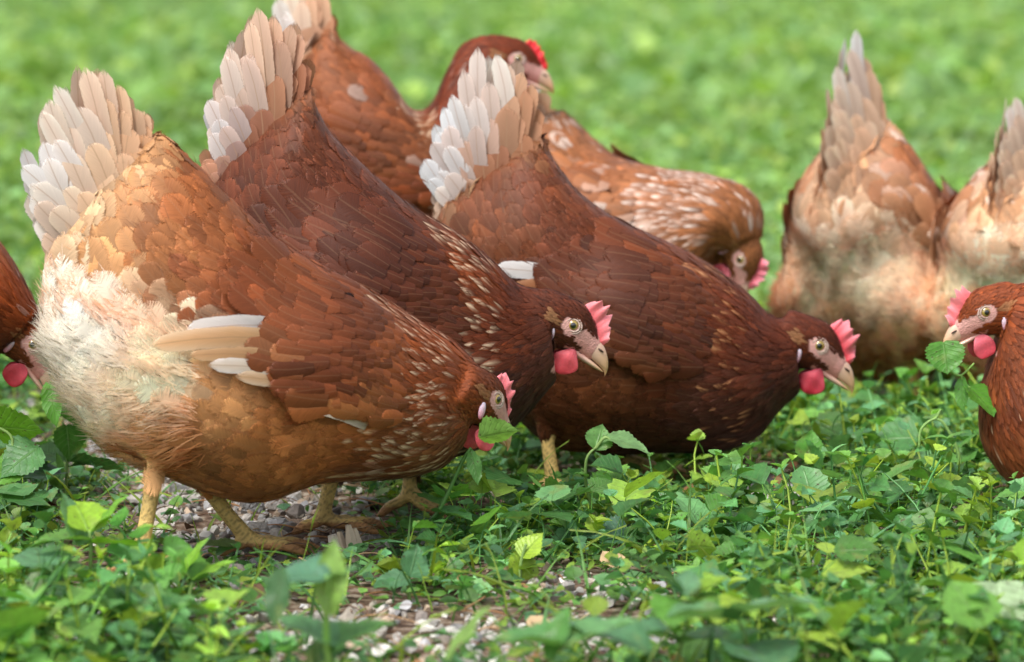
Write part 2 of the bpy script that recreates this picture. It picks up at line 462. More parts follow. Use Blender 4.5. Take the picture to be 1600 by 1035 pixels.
def hen(label, u0, Y, yaw, stations, head, paint, group=None, template=None, wing=None, flight=(), tail=(), legs=(), fluff=(),
        pale=0.05, palec=(235, 215, 200), streak=(1.2, 3.6), streakp=0.5, streakc=(245, 215, 180), rimf=1.35, val=0.19, tone=1.0, bulges=(), fluffn=14000,
        comb=1.0, combc=((246, 150, 155), (234, 100, 106)), wattlec=(205, 60, 70), seed=1, tail_spread=0.012, scale=1.0, mott=9, combtype=0, rumpsize=1.0, headpaint=None, facec=(226, 170, 160), fl_len=1.0):
    """stations: (top u, top v, bottom u, bottom v, half width m[, lateral offset m]); template: pixel scale of a side view drawn off camera"""
    r_ = np.random.default_rng(seed)
    O = ground_pt(u0, 517.5 + F_PX * math.tan(math.atan(CAM_H / Y) - PITCH))
    O[1] = Y
    ca, sa = math.cos(R(yaw)), math.sin(R(yaw))
    Xh, Yh = np.array((ca, sa, 0)), np.array((-sa, ca, 0))
    if template is None:
        def Pt(u, v, y=0.0):
            r = ray(u, v)
            c0 = np.array((0, 0, CAM_H))
            t = ((O - c0) @ Yh + y) / (r @ Yh)
            q = c0 + r * t - O
            return np.array((q @ Xh, y, q[2]))
        def to_px(p):
            w = O + p[:, 0:1] * Xh + p[:, 2:3] * np.array((0, 0, 1.0))
            return project(w)
        px_m = F_PX / Y
    else:
        tu, tv, ts = template
        def Pt(u, v, y=0.0):
            return np.array(((u - tu) / ts, y, (tv - v) / ts))
        def to_px(p):
            return np.stack((tu + p[:, 0] * ts, tv - p[:, 2] * ts), 1)
        px_m = ts
    root = empty('hen', O, R(yaw))
    tag(root, label, 'hen', group)
    pa = np.array([(a[0], a[1]) for a in paint], float)
    pc = np.array([lin(a[2]) for a in paint])
    def paintf(px, jit=0.0, rr=None):
        q = px + (rr.normal(0, jit, px.shape) if jit else 0)
        d2 = ((q[:, None] - pa[None]) ** 2).sum(-1) + 60.0
        w = d2 ** -2.2
        w /= w.sum(1, keepdims=True)
        return w @ pc

    def fluffw(px):
        w = np.zeros(len(px))
        for (a, b, rad) in fluff:
            d = np.hypot(px[:, 0] - a, px[:, 1] - b) / rad
            w = np.maximum(w, np.clip(1.6 - d * 1.2, 0, 1))
        return w
    # ---- body loft
    st = []
    for s in stations:
        yo = s[5] if len(s) > 5 else 0.0
        a, b = Pt(s[0], s[1], yo), Pt(s[2], s[3], yo)
        st.append(np.concatenate((a, b, [s[4]])))
    q, tt = crom(np.array(st), 60)
    seg = 36
    th = np.linspace(0, 2 * math.pi, seg, endpoint=False)
    A, B, W = q[:, :3], q[:, 3:6], q[:, 6]
    C, U = (A + B) / 2, (A - B) / 2
    tang = unit(np.gradient(C, axis=0))
    lat = np.cross(unit(U), tang); lat[:, 2] *= 0.3
    lat = unit(lat)
    sgn = np.sign(lat[:, 1:2]); sgn[sgn == 0] = 1
    lat = lat * sgn * 1.0
    lat = unit(lat * 0.7 + np.array((0, 0.3, 0)))
    cc = np.cos(th); ss = np.sign(np.sin(th)) * np.abs(np.sin(th)) ** 0.88
    bel = 1 + 0.10 * np.clip(-cc, 0, 1)
    V = C[:, None] + U[:, None] * cc[None, :, None] + lat[:, None] * (W[:, None] * ss[None] * bel[None])[..., None]
    vp = to_px(V.reshape(-1, 3)).reshape(V.shape[:2] + (2,))
    for (bu_, bv_, br_, ba_) in bulges:
        e_ = np.exp(-(((vp[..., 0] - bu_) ** 2 + (vp[..., 1] - bv_) ** 2) / br_ ** 2))
        V[..., 1] += np.sign(V[..., 1]) * ba_ * e_ * np.clip(np.abs(V[..., 1]) / .03, 0, 1)
    core = Geo()
    add_loft(core, V, (0.5, 0.5, 0.5))
    flow = unit(np.gradient(V, axis=0))
    kv, kf, kt, kk = [V.reshape(-1, 3)], [flow.reshape(-1, 3)], [np.repeat(tt, seg)], [np.zeros(60 * seg)]
    # ---- head loft
    hu, hv, pitch, hyaw = head[:4]
    hlat = head[4] if len(head) > 4 else 0.0
    hroll = head[5] if len(head) > 5 else 0.0
    hscale = (head[6] if len(head) > 6 else 1.0) * scale
    MH = head_matrix(pitch, hyaw, hroll)
    E = Pt(hu, hv, hlat)
    H = lambda p: (np.asarray(p, float) * 0.001 * hscale) @ MH.T + E
    hl, ht = loft_rows(HEAD, 26, 28, 0.92)
    HV = H(hl.reshape(-1, 3)).reshape(hl.shape)
    add_loft(core, HV, (0.5, 0.5, 0.5))
    hf = np.tile(MH @ np.array((-1, 0, -0.15)), (26 * 28, 1))
    kv.append(HV.reshape(-1, 3)); kf.append(hf); kt.append(np.zeros(26 * 28)); kk.append(np.ones(26 * 28))
    # ---- legs: (hip u,v, hock u,v, ankle u,v, lateral, toe heading, lifted)
    for L in legs:
        hip, hock, ank = Pt(L[0], L[1], L[6] * 0.8), Pt(L[2], L[3], L[6]), Pt(L[4], L[5], L[6])
        th_h = R(L[7])
        lift = L[8] if len(L) > 8 else 0.0
        if lift == 0: ank[2] = 0.014
        pts, rad = [hip, (hip + hock) / 2 + np.array((0.004, 0, 0.0)), hock], [0.026, 0.019, 0.0088]
        s0 = core.n
        tube(core, pts, rad, (0.5,) * 3, 14, 12)
        kv.append(core.v[-1]); kf.append(np.tile((-0.35, 0, -0.95), (core.n - s0, 1))); kt.append(np.full(core.n - s0, 6.0)); zz = np.repeat(np.arange(12), 14) > 7; zz = np.append(zz, [False, True]); kk.append(np.where(zz, 2.0, 0.0))
        s0 = core.n
        tube(core, [hock + (0, 0, 0.004), hock * 0.5 + ank * 0.5, ank, ank - (0, 0, .004)], [0.0085, 0.0065, 0.0076, 0.0085], (0.5,) * 3, 12, 14)
        lv = [core.v[-1]]
        for (a, ln) in ((0, 0.062), (32, 0.05), (-32, 0.05), (180 + 12, 0.028)):
            d = np.array((math.cos(th_h + R(a)), math.sin(th_h + R(a)), 0))
            drop = -ank[2] + 0.0055 if lift == 0 else -0.012 - lift * ln
            tp = [ank + (0, 0, 0.001), ank + d * ln * .3 + (0, 0, drop * .45), ank + d * ln * .62 + (0, 0, drop * .78 + 0.002), ank + d * ln * .85 + (0, 0, drop), ank + d * ln * 1.06 + (0, 0, drop - 0.003)]
            tube(core, tp, [0.0062, 0.0054, 0.0048, 0.0042, 0.0012], (0.5,) * 3, 10, 14)
            lv.append(core.v[-1])
        lv = np.vstack(lv)
        kv.append(lv); kf.append(np.tile((0, 0, -1.0), (len(lv), 1))); kt.append(np.full(len(lv), 5.0)); kk.append(np.full(len(lv), 2.0))
    # ---- remesh into one continuous skin
    tmp = core.build('tmp', M_BODY)
    md = tmp.modifiers.new('r', 'REMESH'); md.mode = 'VOXEL'; md.voxel_size = 0.0023
    sm = tmp.modifiers.new('s', 'SMOOTH'); sm.factor = 0.5; sm.iterations = 3
    dg = bpy.context.evaluated_depsgraph_get()
    me = bpy.data.meshes.new_from_object(tmp.evaluated_get(dg), depsgraph=dg)
    bpy.data.objects.remove(tmp)
    nv = len(me.vertices)
    co = np.zeros(nv * 3, np.float32); me.vertices.foreach_get('co', co); co = co.reshape(-1, 3).astype(float)
    no = np.zeros(nv * 3, np.float32); me.vertices.foreach_get('normal', no); no = no.reshape(-1, 3).astype(float)
    kv, kf, kt, kk = np.vstack(kv), np.vstack(kf), np.concatenate(kt), np.concatenate(kk)
    kd = KDTree(len(kv))
    for i, p in enumerate(kv): kd.insert(p, i)
    kd.balance()
    idx = np.array([kd.find(p)[1] for p in co])
    vflow, vt, vk = kf[idx], kt[idx], kk[idx]
    hloc = ((co - E) @ MH) / (0.001 * hscale)     # head coordinates in mm
    hx, hy, hz = hloc.T
    nearhead = (np.abs(hy) < 22) & (hx > -40) & (hz > -40) & (hx < 60) & (hz < 30) & (vk != 2)
    face = nearhead & ((((hx - 1.5) / 10.5) ** 2 + ((hz + 1) / 8.3) ** 2 < 1) | (hx > 17) | ((hx > 7) & (hz > -10) & (hz < 4)) | ((hx > 5) & (hz < -14))) & (hx > -13) & (np.abs(hy) > np.where(hx < 20, 5, 0)) & ~((hz > 7.5 - np.clip(hx - 8, 0, 30) * .35) & (hx < 24))
    px = to_px(co)
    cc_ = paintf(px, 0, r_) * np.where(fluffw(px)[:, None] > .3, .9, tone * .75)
    if headpaint is not None:
        hp = lin(headpaint)
    leg = vk == 2
    cc_[leg] = SHANK
    tipdark = leg & (co[:, 2] < 0.012)
    cc_[tipdark] = SHANK2
    fc = lin(facec)
    fm = np.clip((hx - 2) / 12, 0, 1)[:, None] * np.clip((-hz - 1) / 8, 0.25, 1)[:, None]
    mot = (np.sin(hx * 1.7 + hz * .9) * np.sin(hz * 2.3 - hx * .6) * .5 + .5)[:, None]
    cc_ = np.where(face[:, None], (fc * (1 - .2 * mot)) * (1 - 0.5 * fm) + SKIN_PINK * 0.5 * fm, cc_)
    band = (co[:, 2] * 260 + .35 * np.sin(co[:, 0] * 700)) % 1.0
    cc_[leg] *= (np.where(band < .25, .55, 1.0) * (0.9 + .16 * np.sin(co[:, 2] * 90 + co[:, 0] * 130)))[leg][:, None]
    a = me.attributes.new('fuv', 'FLOAT_VECTOR', 'POINT')
    a.data.foreach_set('vector', np.stack((leg * 1.0, co[:, 2] * 260, co[:, 0]), 1).astype(np.float32).ravel())
    a = me.attributes.new('Col', 'FLOAT_COLOR', 'POINT')
    a.data.foreach_set('color', np.hstack((cc_, np.ones((nv, 1)))).astype(np.float32).ravel())
    me.polygons.foreach_set('use_smooth', np.ones(len(me.polygons), bool))
    me.materials.clear(); me.materials.append(M_BODY)
    body = bpy.data.objects.new('body', me); col.objects.link(body); body.parent = root
    # ---- sampling
    me.calc_loop_triangles()
    nt_ = len(me.loop_triangles)
    tri = np.zeros(nt_ * 3, np.int32); me.loop_triangles.foreach_get('vertices', tri); tri = tri.reshape(-1, 3)
    bvh = BVHTree.FromPolygons([tuple(p) for p in co], [tuple(t) for t in tri])
    ar = np.linalg.norm(np.cross(co[tri[:, 1]] - co[tri[:, 0]], co[tri[:, 2]] - co[tri[:, 0]]), axis=1) / 2
    def sample(n, wgt=None):
        w = ar if wgt is None else ar * wgt[tri[:, 0]]
        ti = r_.choice(nt_, n, p=w / w.sum())
        b = r_.random((n, 2)); fl = b.sum(1) > 1; b[fl] = 1 - b[fl]
        p = co[tri[ti, 0]] * (1 - b.sum(1))[:, None] + co[tri[ti, 1]] * b[:, :1] + co[tri[ti, 2]] * b[:, 1:]
        return p, tri[ti, 0]
    # denser candidates towards the head
    wv = np.interp(vt, FS[:, 0], 1 / (FS[:, 1] ** 2)); wv = np.where(vk == 1, 1 / 2.0 ** 2, wv); wv[leg] = 0
    wv = np.where(face, 0, wv)
    P, vi = sample(42000, wv)
    t_, k_ = vt[vi], vk[vi]
    ppx = to_px(P)
    fw = fluffw(ppx)
    sp = np.interp(t_, FS[:, 0], FS[:, 1]); ln = np.interp(t_, FS[:, 0], FS[:, 2]); wd = np.interp(t_, FS[:, 0], FS[:, 3])
    # rump and belly feathers may be larger on some birds
    rs = np.interp(t_, [6, 8], [1.0, rumpsize]); sp, ln, wd = sp * rs, ln * rs, wd * rs
    hd = k_ == 1
    hX = hloc[vi, 0]
    sp = np.where(hd, np.interp(hX, [-35, -10, 15], [2.6, 1.9, 1.5]), sp)
    ln = np.where(hd, np.interp(hX, [-35, -10, 15], [14, 7, 4.5]), ln)
    wd = np.where(hd, np.interp(hX, [-35, -10, 15], [1.9, 1.25, 0.9]), wd)
    inw = np.zeros(len(P), bool)
    if wing is not None:
        inw = in_poly(ppx[:, 0], ppx[:, 1], wing) & (k_ == 0) & (np.abs(no[vi, 1]) > 0.25)
        sh = np.array(wing[0], float)
        wdist = np.hypot(ppx[:, 0] - sh[0], ppx[:, 1] - sh[1]) / px_m     # metres from the shoulder
        grow = np.clip(wdist / 0.14, 0.0, 1)
        ln = np.where(inw, 22 + 16 * grow, ln); wd = np.where(inw, 7.5 + 4 * grow, wd); sp = np.where(inw, 6.3 + 2.8 * grow, sp)
    td_ = unit(C[-1] - C[-14])
    sp = np.where((t_ > 10.45) | ((t_ > 9.5) & ((no[vi] @ td_) > .6)), 99, sp)
    sp = np.minimum(sp, 40)
    keep = poisson(P, sp * 0.001 * scale)
    keep = keep[sp[keep] < 39]
    drop = (fw[keep] > 0.55) & (r_.random(len(keep)) < 0.1)
    keep = keep[~drop]
    P, vi, t_, k_, ppx, ln, wd, inw, hX, fw = P[keep], vi[keep], t_[keep], k_[keep], ppx[keep], ln[keep], wd[keep], inw[keep], hX[keep], fw[keep]
    n = len(P)
    lf = np.exp(.16 * np.sin(P @ r_.normal(0, 45, 3) + 1) + .12 * np.sin(P @ r_.normal(0, 80, 3)))
    ln = np.where(k_ == 0, ln * 1.1, ln); wd = np.where(k_ == 0, wd * 1.1, wd)
    ln = ln * 0.001 * scale * r_.uniform(.85, 1.15, n) * np.where(k_ == 0, lf, 1); wd = wd * 0.001 * scale * r_.uniform(.85, 1.15, n) * np.where(k_ == 0, lf, 1)
    wob = np.sin(P @ r_.normal(0, 55, (3, 3)) + r_.random(3) * 6) * 0.13
    fl = vflow[vi] + r_.normal(0, 0.10, (n, 3)) + wob * (k_ == 0)[:, None]
    taild = unit(C[-1] - C[-14])
    tb = np.interp(t_, [9, 10.6], [0, .35])[:, None] * (k_ == 0)[:, None]
    fl = unit(fl) * (1 - tb) + taild * tb
    lift0 = np.zeros(n)
    if wing is not None:
        sh = np.array(wing[0], float)
        wdist = np.hypot(ppx[:, 0] - sh[0], ppx[:, 1] - sh[1]) / px_m
        lift0 = np.where(inw, 0.010 * np.clip((wdist - 0.01) / 0.08, 0, 1), 0)
    tiplift = np.where(k_ == 1, 0.0009, np.interp(t_, [0, 2, 4, 8, 11], [.0012, .0013, .0012, .0017, .003])) * r_.uniform(.6, 1.5, n)
    tiplift = tiplift + 0.006 * (fw > 0.35) * r_.random(n); wd = np.where(fw > .35, wd * 1.25, wd)
    rows = PROF['contour'][0]
    spine = np.zeros((n, 7, 3)); nr = np.zeros((n, 7, 3))
    for i in range(n):
        p = Vector(P[i]); d = Vector(fl[i]); prev = 0.0
        for k in range(7):
            if k:
                p = p + d * (ln[i] * (rows[k] - prev))
            prev = rows[k]
            if t_[i] > 9.9 and k >= 3 and not inw[i]:
                d = (d + nn * 0.0).normalized()
            else:
                hit = bvh.find_nearest(p)
                nn = hit[1]
                p = hit[0]
                d = (d - nn * d.dot(nn)).normalized()
            spine[i, k] = p + nn * (lift0[i] + 0.0004 + tiplift[i] * rows[k])
            nr[i, k] = nn
    side = unit(np.cross(np.gradient(spine, axis=1), nr))
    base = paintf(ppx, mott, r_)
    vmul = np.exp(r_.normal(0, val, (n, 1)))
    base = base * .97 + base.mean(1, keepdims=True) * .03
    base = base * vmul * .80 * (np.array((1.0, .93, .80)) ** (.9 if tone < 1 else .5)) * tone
    pl = (r_.random(n) < pale) & (k_ == 0)
    pcx = lin(palec)
    pm = (r_.random((pl.sum(), 1)) ** 1.5) * .6
    base[pl] = base[pl] * (1 - pm) + pcx * pm
    # head: tan ear tuft
    hl_ = hloc[vi]
    ear = (k_ == 1) & (((hl_[:, 0] + 15) / 6.5) ** 2 + ((hl_[:, 2] + 3) / 5) ** 2 < 1) & (np.abs(hl_[:, 1]) > 8)
    base[ear] = base[ear] * .5 + lin((190, 140, 95)) * .5
    rim = np.clip(base * rimf + 0.008, 0, 0.85)
    strk = np.tile(lin(streakc), (n, 1))
    sw = np.where((k_ == 0) & (t_ > streak[0]) & (t_ < streak[1]) & (r_.random(n) < streakp), r_.uniform(.5, 1.0, n), 0.0)
    isn = (t_ < 2.6) | (k_ == 1)
    def emit(sel, name, kind, mat=M_FEATHER, rimw=0.8):
        if sel.sum() == 0: return None
        g = Geo()
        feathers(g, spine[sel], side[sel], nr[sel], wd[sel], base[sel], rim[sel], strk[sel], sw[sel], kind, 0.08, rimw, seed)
        if kind == 'contour' or name == 'neck_plumage':   # loose barbs along the feather ends
            j = np.flatnonzero(sel)
            j = r_.choice(j, min(len(j) * 5, 16000))
            m = len(j)
            f_ = r_.uniform(.35, .95, (m, 1)); a0 = spine[j, 0] * (1 - f_) + spine[j, 6] * f_ + side[j, 4] * (r_.uniform(-.9, .9, (m, 1)) * wd[j][:, None]) + nr[j, 4] * 0.0006
            dd = unit(unit(spine[j, 6] - spine[j, 3]) + side[j, 4] * r_.normal(0, .35, (m, 1)) + nr[j, 4] * r_.uniform(0.0, .16, (m, 1)))
            LL = ln[j][:, None] * r_.uniform(.2, .42, (m, 1))
            ww = side[j, 4] * r_.uniform(.00015, .0003, (m, 1))
            VV = np.stack((a0 - ww, a0 + ww, a0 + dd * LL * .6 + ww * .8 , a0 + dd * LL * .6 - ww * .8, a0 + dd * LL - nr[j, 4] * LL * .08), 1)
            kx = np.arange(m)[:, None] * 5
            cb = np.repeat((base[j] * .9) * np.exp(r_.normal(0, .15, (m, 1))), 5, 0)
            g.add(VV.reshape(-1, 3), kx + np.array([[0, 1, 2, 3]]), kx + np.array([[3, 2, 4]]), cb, np.tile((.5, .3, .4), (m * 5, 1)))
        return g.build(name, mat, root)
    # streaked hackle
    emit((k_ == 0) & (t_ < 3.7) & ~inw, 'neck_plumage', 'hackle')
    emit(k_ == 1, 'head_plumage', 'hackle')
    dn = (k_ == 0) & (t_ >= 3.7) & ~inw & (fw + r_.normal(0, .12, n) > .42)
    low_ = (no[vi, 2] + r_.normal(0, .12, n) < 0.10) & (t_ < 8.2)
    emit((k_ == 0) & (t_ >= 3.7) & ~inw & ~dn & ~low_, 'body_plumage', 'contour')
    emit((k_ == 0) & (t_ >= 3.7) & ~inw & ~dn & low_, 'belly_plumage', 'contour', M_SOFT, .6)
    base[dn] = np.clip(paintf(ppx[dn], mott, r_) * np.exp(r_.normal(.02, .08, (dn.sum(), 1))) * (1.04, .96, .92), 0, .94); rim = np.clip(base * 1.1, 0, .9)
    for s_ in (-1, 1): emit(dn & ((P[:, 1] >= 0) == (s_ > 0)), 'rump_down', 'contour', M_DOWN)
    # ---- wings with their flight feathers
    for sgn_ in (-1, 1):
        g = Geo()
        s_ = inw & (np.sign(P[:, 1]) == sgn_)
        if s_.sum():
            feathers(g, spine[s_], side[s_], nr[s_], wd[s_], base[s_], rim[s_], strk[s_], sw[s_] * 0, 'contour', 0.22, 0.5, seed)
            w_ = g.build('wing', M_FEATHER, root)
            if flight:
                g2 = Geo()
                explicit(g2, flight, Pt, px_m, sgn_, r_, bvh, layered=True)
                g2.build('flight_feathers', M_FLIGHT, w_)
    # ---- tail
    if tail:
        g = Geo()
        for sgn_ in (-1, 1):
            tail_fan(g, tail, Pt, px_m, sgn_, r_, tone, lambda q: paintf(np.array([q]))[0] * tone)
        g.build('tail', M_FLIGHT, root)
    # ---- fluff
    if fluff:
        fv = fluffw(px) * (vk != 2) * (vk != 1)
        if fv.max() > 0:
            Pf, vf = sample(int(fluffn * 1.0), fv + 1e-9)
            nn = no[vf]; ff = vflow[vf]
            K = r_.normal(0, 1, (6, 3)) * np.array([60, 60, 110, 110, 200, 200])[:, None]
            ph = r_.random((6, 3)) * 6.28
            jv = np.zeros_like(Pf)
            for k in range(6): jv += np.sin((Pf @ K[k])[:, None] + ph[k]) * 0.30
            d = unit(ff * 0.95 + nn * 0.36 + jv * 0.28 + r_.normal(0, .16, Pf.shape))
            L = r_.uniform(0.012, 0.026, len(Pf))[:, None] * scale * fl_len
            g_ = np.array((0, 0, -1.0))
            p0 = Pf - nn * 0.002; p1 = p0 + d * L * .4; d2 = unit(d + ff * .35 + g_ * .18 + jv * .3); p2 = p1 + d2 * L * .35
            d3 = unit(d2 + g_ * .25 + ff * .25 + r_.normal(0, .25, Pf.shape)); p3 = p2 + d3 * L * .3
            sd = unit(np.cross(d, nn + r_.normal(0, .5, nn.shape))) * 0.00042
            cf = np.clip(paintf(to_px(Pf), 10, r_) * (1.05, .97, .93), 0, .95) * np.exp(r_.normal(0, .10, (len(Pf), 1)))
            Vv = np.stack((p0 - sd, p0 + sd, p1 - sd, p1 + sd, p2 - sd * .8, p2 + sd * .8, p3 - sd * .15, p3 + sd * .15), 1)
            f = np.array([(0, 1, 3, 2), (2, 3, 5, 4), (4, 5, 7, 6)])
            F = (f[None] + (np.arange(len(Pf)) * 8)[:, None, None]).reshape(-1, 4)
            g = Geo(); g.add(Vv.reshape(-1, 3), F, None, np.repeat(cf, 8, 0))
            fo = g.build('fluff', M_FLUFF, root)
            nb = np.repeat(unit(nn + np.array((0, 0, .3))), 8, 0)
            fo.data.normals_split_custom_set_from_vertices(nb.astype(np.float32).tolist())
    # ---- face parts
    BK1, BK2 = lin((228, 190, 172)), lin((204, 160, 112))
    for rows_, nm in ((UPPER, 'upper'), (LOWER, 'lower')):
        bv, bt = loft_rows(rows_, 22, 20, 0.85)
        if nm == 'upper':
            bg_ = Geo()
        s = np.clip((bv[..., 0] - 24) / 22, 0, 1)[..., None]
        cbk = (BK1 * (1 - s) + BK2 * s)
        s2 = np.clip((27 - bv[..., 0]) / 7, 0, 1)[..., None]; cbk = cbk * (1 - s2) + lin((222, 165, 152)) * s2
        if nm == 'upper':
            dk = np.clip(1 - np.abs((bv[..., 2] + 13.6) / 1.1), 0, 1)[..., None] * 0.35
            cbk = cbk * (1 - dk)
        cbk = cbk.reshape(-1, 3)
        add_loft(bg_, H(bv.reshape(-1, 3)).reshape(bv.shape), cbk)
    beak = bg_.build('beak', M_HORN, root)
    g = Geo()
    for s_ in (-1, 1):
        ellipsoid(g, H((31.5, s_ * 5.6, -3.6)), np.array((3.0, .7, 0.9)) * .001 * hscale, lin((70, 50, 40)), ax=(Matrix.Rotation(R(25), 3, 'Y') @ Matrix(MH.T.tolist())) if False else MH.T, nu=10, nv=8)
    g.build('nostrils', M_BODY, beak)
    for s_ in (-1, 1):
        g = Geo()
        def ec(V, s_=s_):
            r = np.sqrt(V[:, 0] ** 2 + V[:, 2] ** 2); out_ = V[:, 1] * s_ > 0
            c = np.where((r < 0.42)[:, None], np.array((0.004, .004, .004)), lin((158, 134, 62)))
            c = np.where((r > 0.80)[:, None], lin((60, 45, 35)), c)
            return np.where(out_[:, None], c, lin((70, 55, 45)))
        # rings arranged about the lateral axis so that pupil and iris are round
        th_ = np.linspace(0, math.pi, 25); ph_ = np.linspace(0, 2 * math.pi, 28, endpoint=False)
        Tg, Pg = np.meshgrid(th_, ph_, indexing='ij')
        Vs = np.stack((np.sin(Tg) * np.cos(Pg), np.cos(Tg) * s_, np.sin(Tg) * np.sin(Pg)), -1).reshape(-1, 3)
        ctr = np.array((0, s_ * 10.9, 0))
        g.add(H(Vs * 5.3 + ctr), grid_faces(25, 28, True), None, ec(Vs))
        ey = g.build('eye', M_EYE, root)
        g = Geo()
        a_ = np.linspace(0, 2 * math.pi, 29)
        for (rr, tr, hh, cl) in ((5.3, 0.75, 14.2, (205, 180, 165)), (7.0, 0.8, 13.6, (200, 172, 160))):
            pts = np.stack((rr * np.cos(a_) * 1.08, s_ * (hh + 0.25 * np.cos(a_ * 2)) + 0 * a_, rr * np.sin(a_) * 0.93), 1)
            tube(g, H(pts), np.full(29, tr * .001 * hscale), lin(cl), 8)
        g.build('eyelid', M_BODY, ey)
        # wattle
        g = Geo()
        def wf(W):
            W = W.copy(); z = W[:, 2] / (0.0105 * hscale)
            W[:, 0] *= np.where(z > 0, 1 - 0.35 * z, 1)
            W[:, 1] += (0.0007 * np.sin(W[:, 0] * 380 + seed) + .0005 * np.sin(W[:, 2] * 420)) * s_; W[:, 0] *= 1 + .06 * np.sin(W[:, 2] * 260 + seed); W[:, 2] *= 1 + .05 * np.sin(W[:, 0] * 300 + seed)
            return W
        wc = H((13.5, s_ * 7.4, -27)) + np.array((0, 0, 0))
        lw, lr = lin(wattlec), lin((min(255, wattlec[0] + 30), wattlec[1] + 55, wattlec[2] + 55))
        ellipsoid(g, wc, np.array((11, 1.7, 11.5)) * .001 * hscale, lambda V: lw + (lr - lw) * (np.clip(V[:, 2] * .45 + .35, 0, 1))[:, None], ax=MH.T, nu=28, nv=20, fn=wf)
        g.build('wattle', M_FLESH, root)
        g = Geo()
        e1, e2 = lin((225, 205, 220)), lin((205, 120, 135))
        ellipsoid(g, H((-10.5, s_ * 15.6, -17)), np.array((3.2, 1.9, 7.2)) * .001 * hscale, lambda V: e2 + (e1 - e2) * np.clip(V[:, 2] * .6 + .6, 0, 1)[:, None], ax=(np.array(Matrix.Rotation(R(18), 3, 'Y'))) @ MH.T, nu=14, nv=12)
        g.build('earlobe', M_FLESH, root)
    # comb
    g = Geo()
    ni, nj = 61, 8
    ii = np.linspace(0, 1, ni)
    bx = 0 + 31 * ii; bz = np.interp(ii, [0, .25, .55, .8, 1], [16.5, 15.5, 9.5, 4.5, 2.0])
    rc = np.random.default_rng(seed + 77)
    nt2 = 5.0 + rc.random()
    ph2 = rc.random()
    saw = (ii * nt2 + ph2) % 1.0
    teeth = np.where(saw < .3, saw / .3, 1 - (saw - .3) / .7)
    env = np.interp(ii, [0, .08, .3, .6, .85, 1], [.25, .9, 1.1, 1.0, .7, .25])
    hgt = 14.5 * comb * env * (0.84 + 0.40 * teeth ** 1.2 * rc.uniform(.35, 1.25, 9)[np.clip((ii * nt2 + ph2).astype(int), 0, 8)])
    V3 = []
    c3 = []
    ca_, cb_ = lin(combc[0]), lin(combc[1])
    for s_ in (1, -1):
        for j in range(nj):
            f = j / (nj - 1)
            x = bx + f * hgt * (0.16 + .28 * ii)
            z = bz - 2.0 + f * (hgt + 2) * (1 - .12 * f)
            y = s_ * (2.6 * (1 - f) ** .6 + .55 * math.sqrt(max(0, 1 - f))) * np.interp(ii, [0, .1, .9, 1], [.3, 1, 1, .4]) + (2.6 * np.sin(ii * 9 + ph2 * 6) + 1.6 * np.sin(ii * 23 + seed)) * f ** 1.3 * comb
            V3.append(np.stack((x, y, z), 1)); c3.append(np.tile(cb_ * (1 - f) + ca_ * f, (ni, 1)))
    V3 = np.array(V3)
    g.add(H(V3[:nj].reshape(-1, 3)), grid_faces(nj, ni), None, np.vstack(c3[:nj]))
    g.add(H(V3[nj:].reshape(-1, 3)), grid_faces(nj, ni)[:, ::-1], None, np.vstack(c3[nj:]))
    g.build('comb', M_FLESH, root)
    return root

def resample(pl, t):
    pl = np.asarray(pl, float)
    d = np.concatenate(([0], np.cumsum(np.linalg.norm(np.diff(pl, axis=0), axis=1)))); d /= d[-1]
    return np.stack((np.interp(t, d, pl[:, 0]), np.interp(t, d, pl[:, 1])), 1)

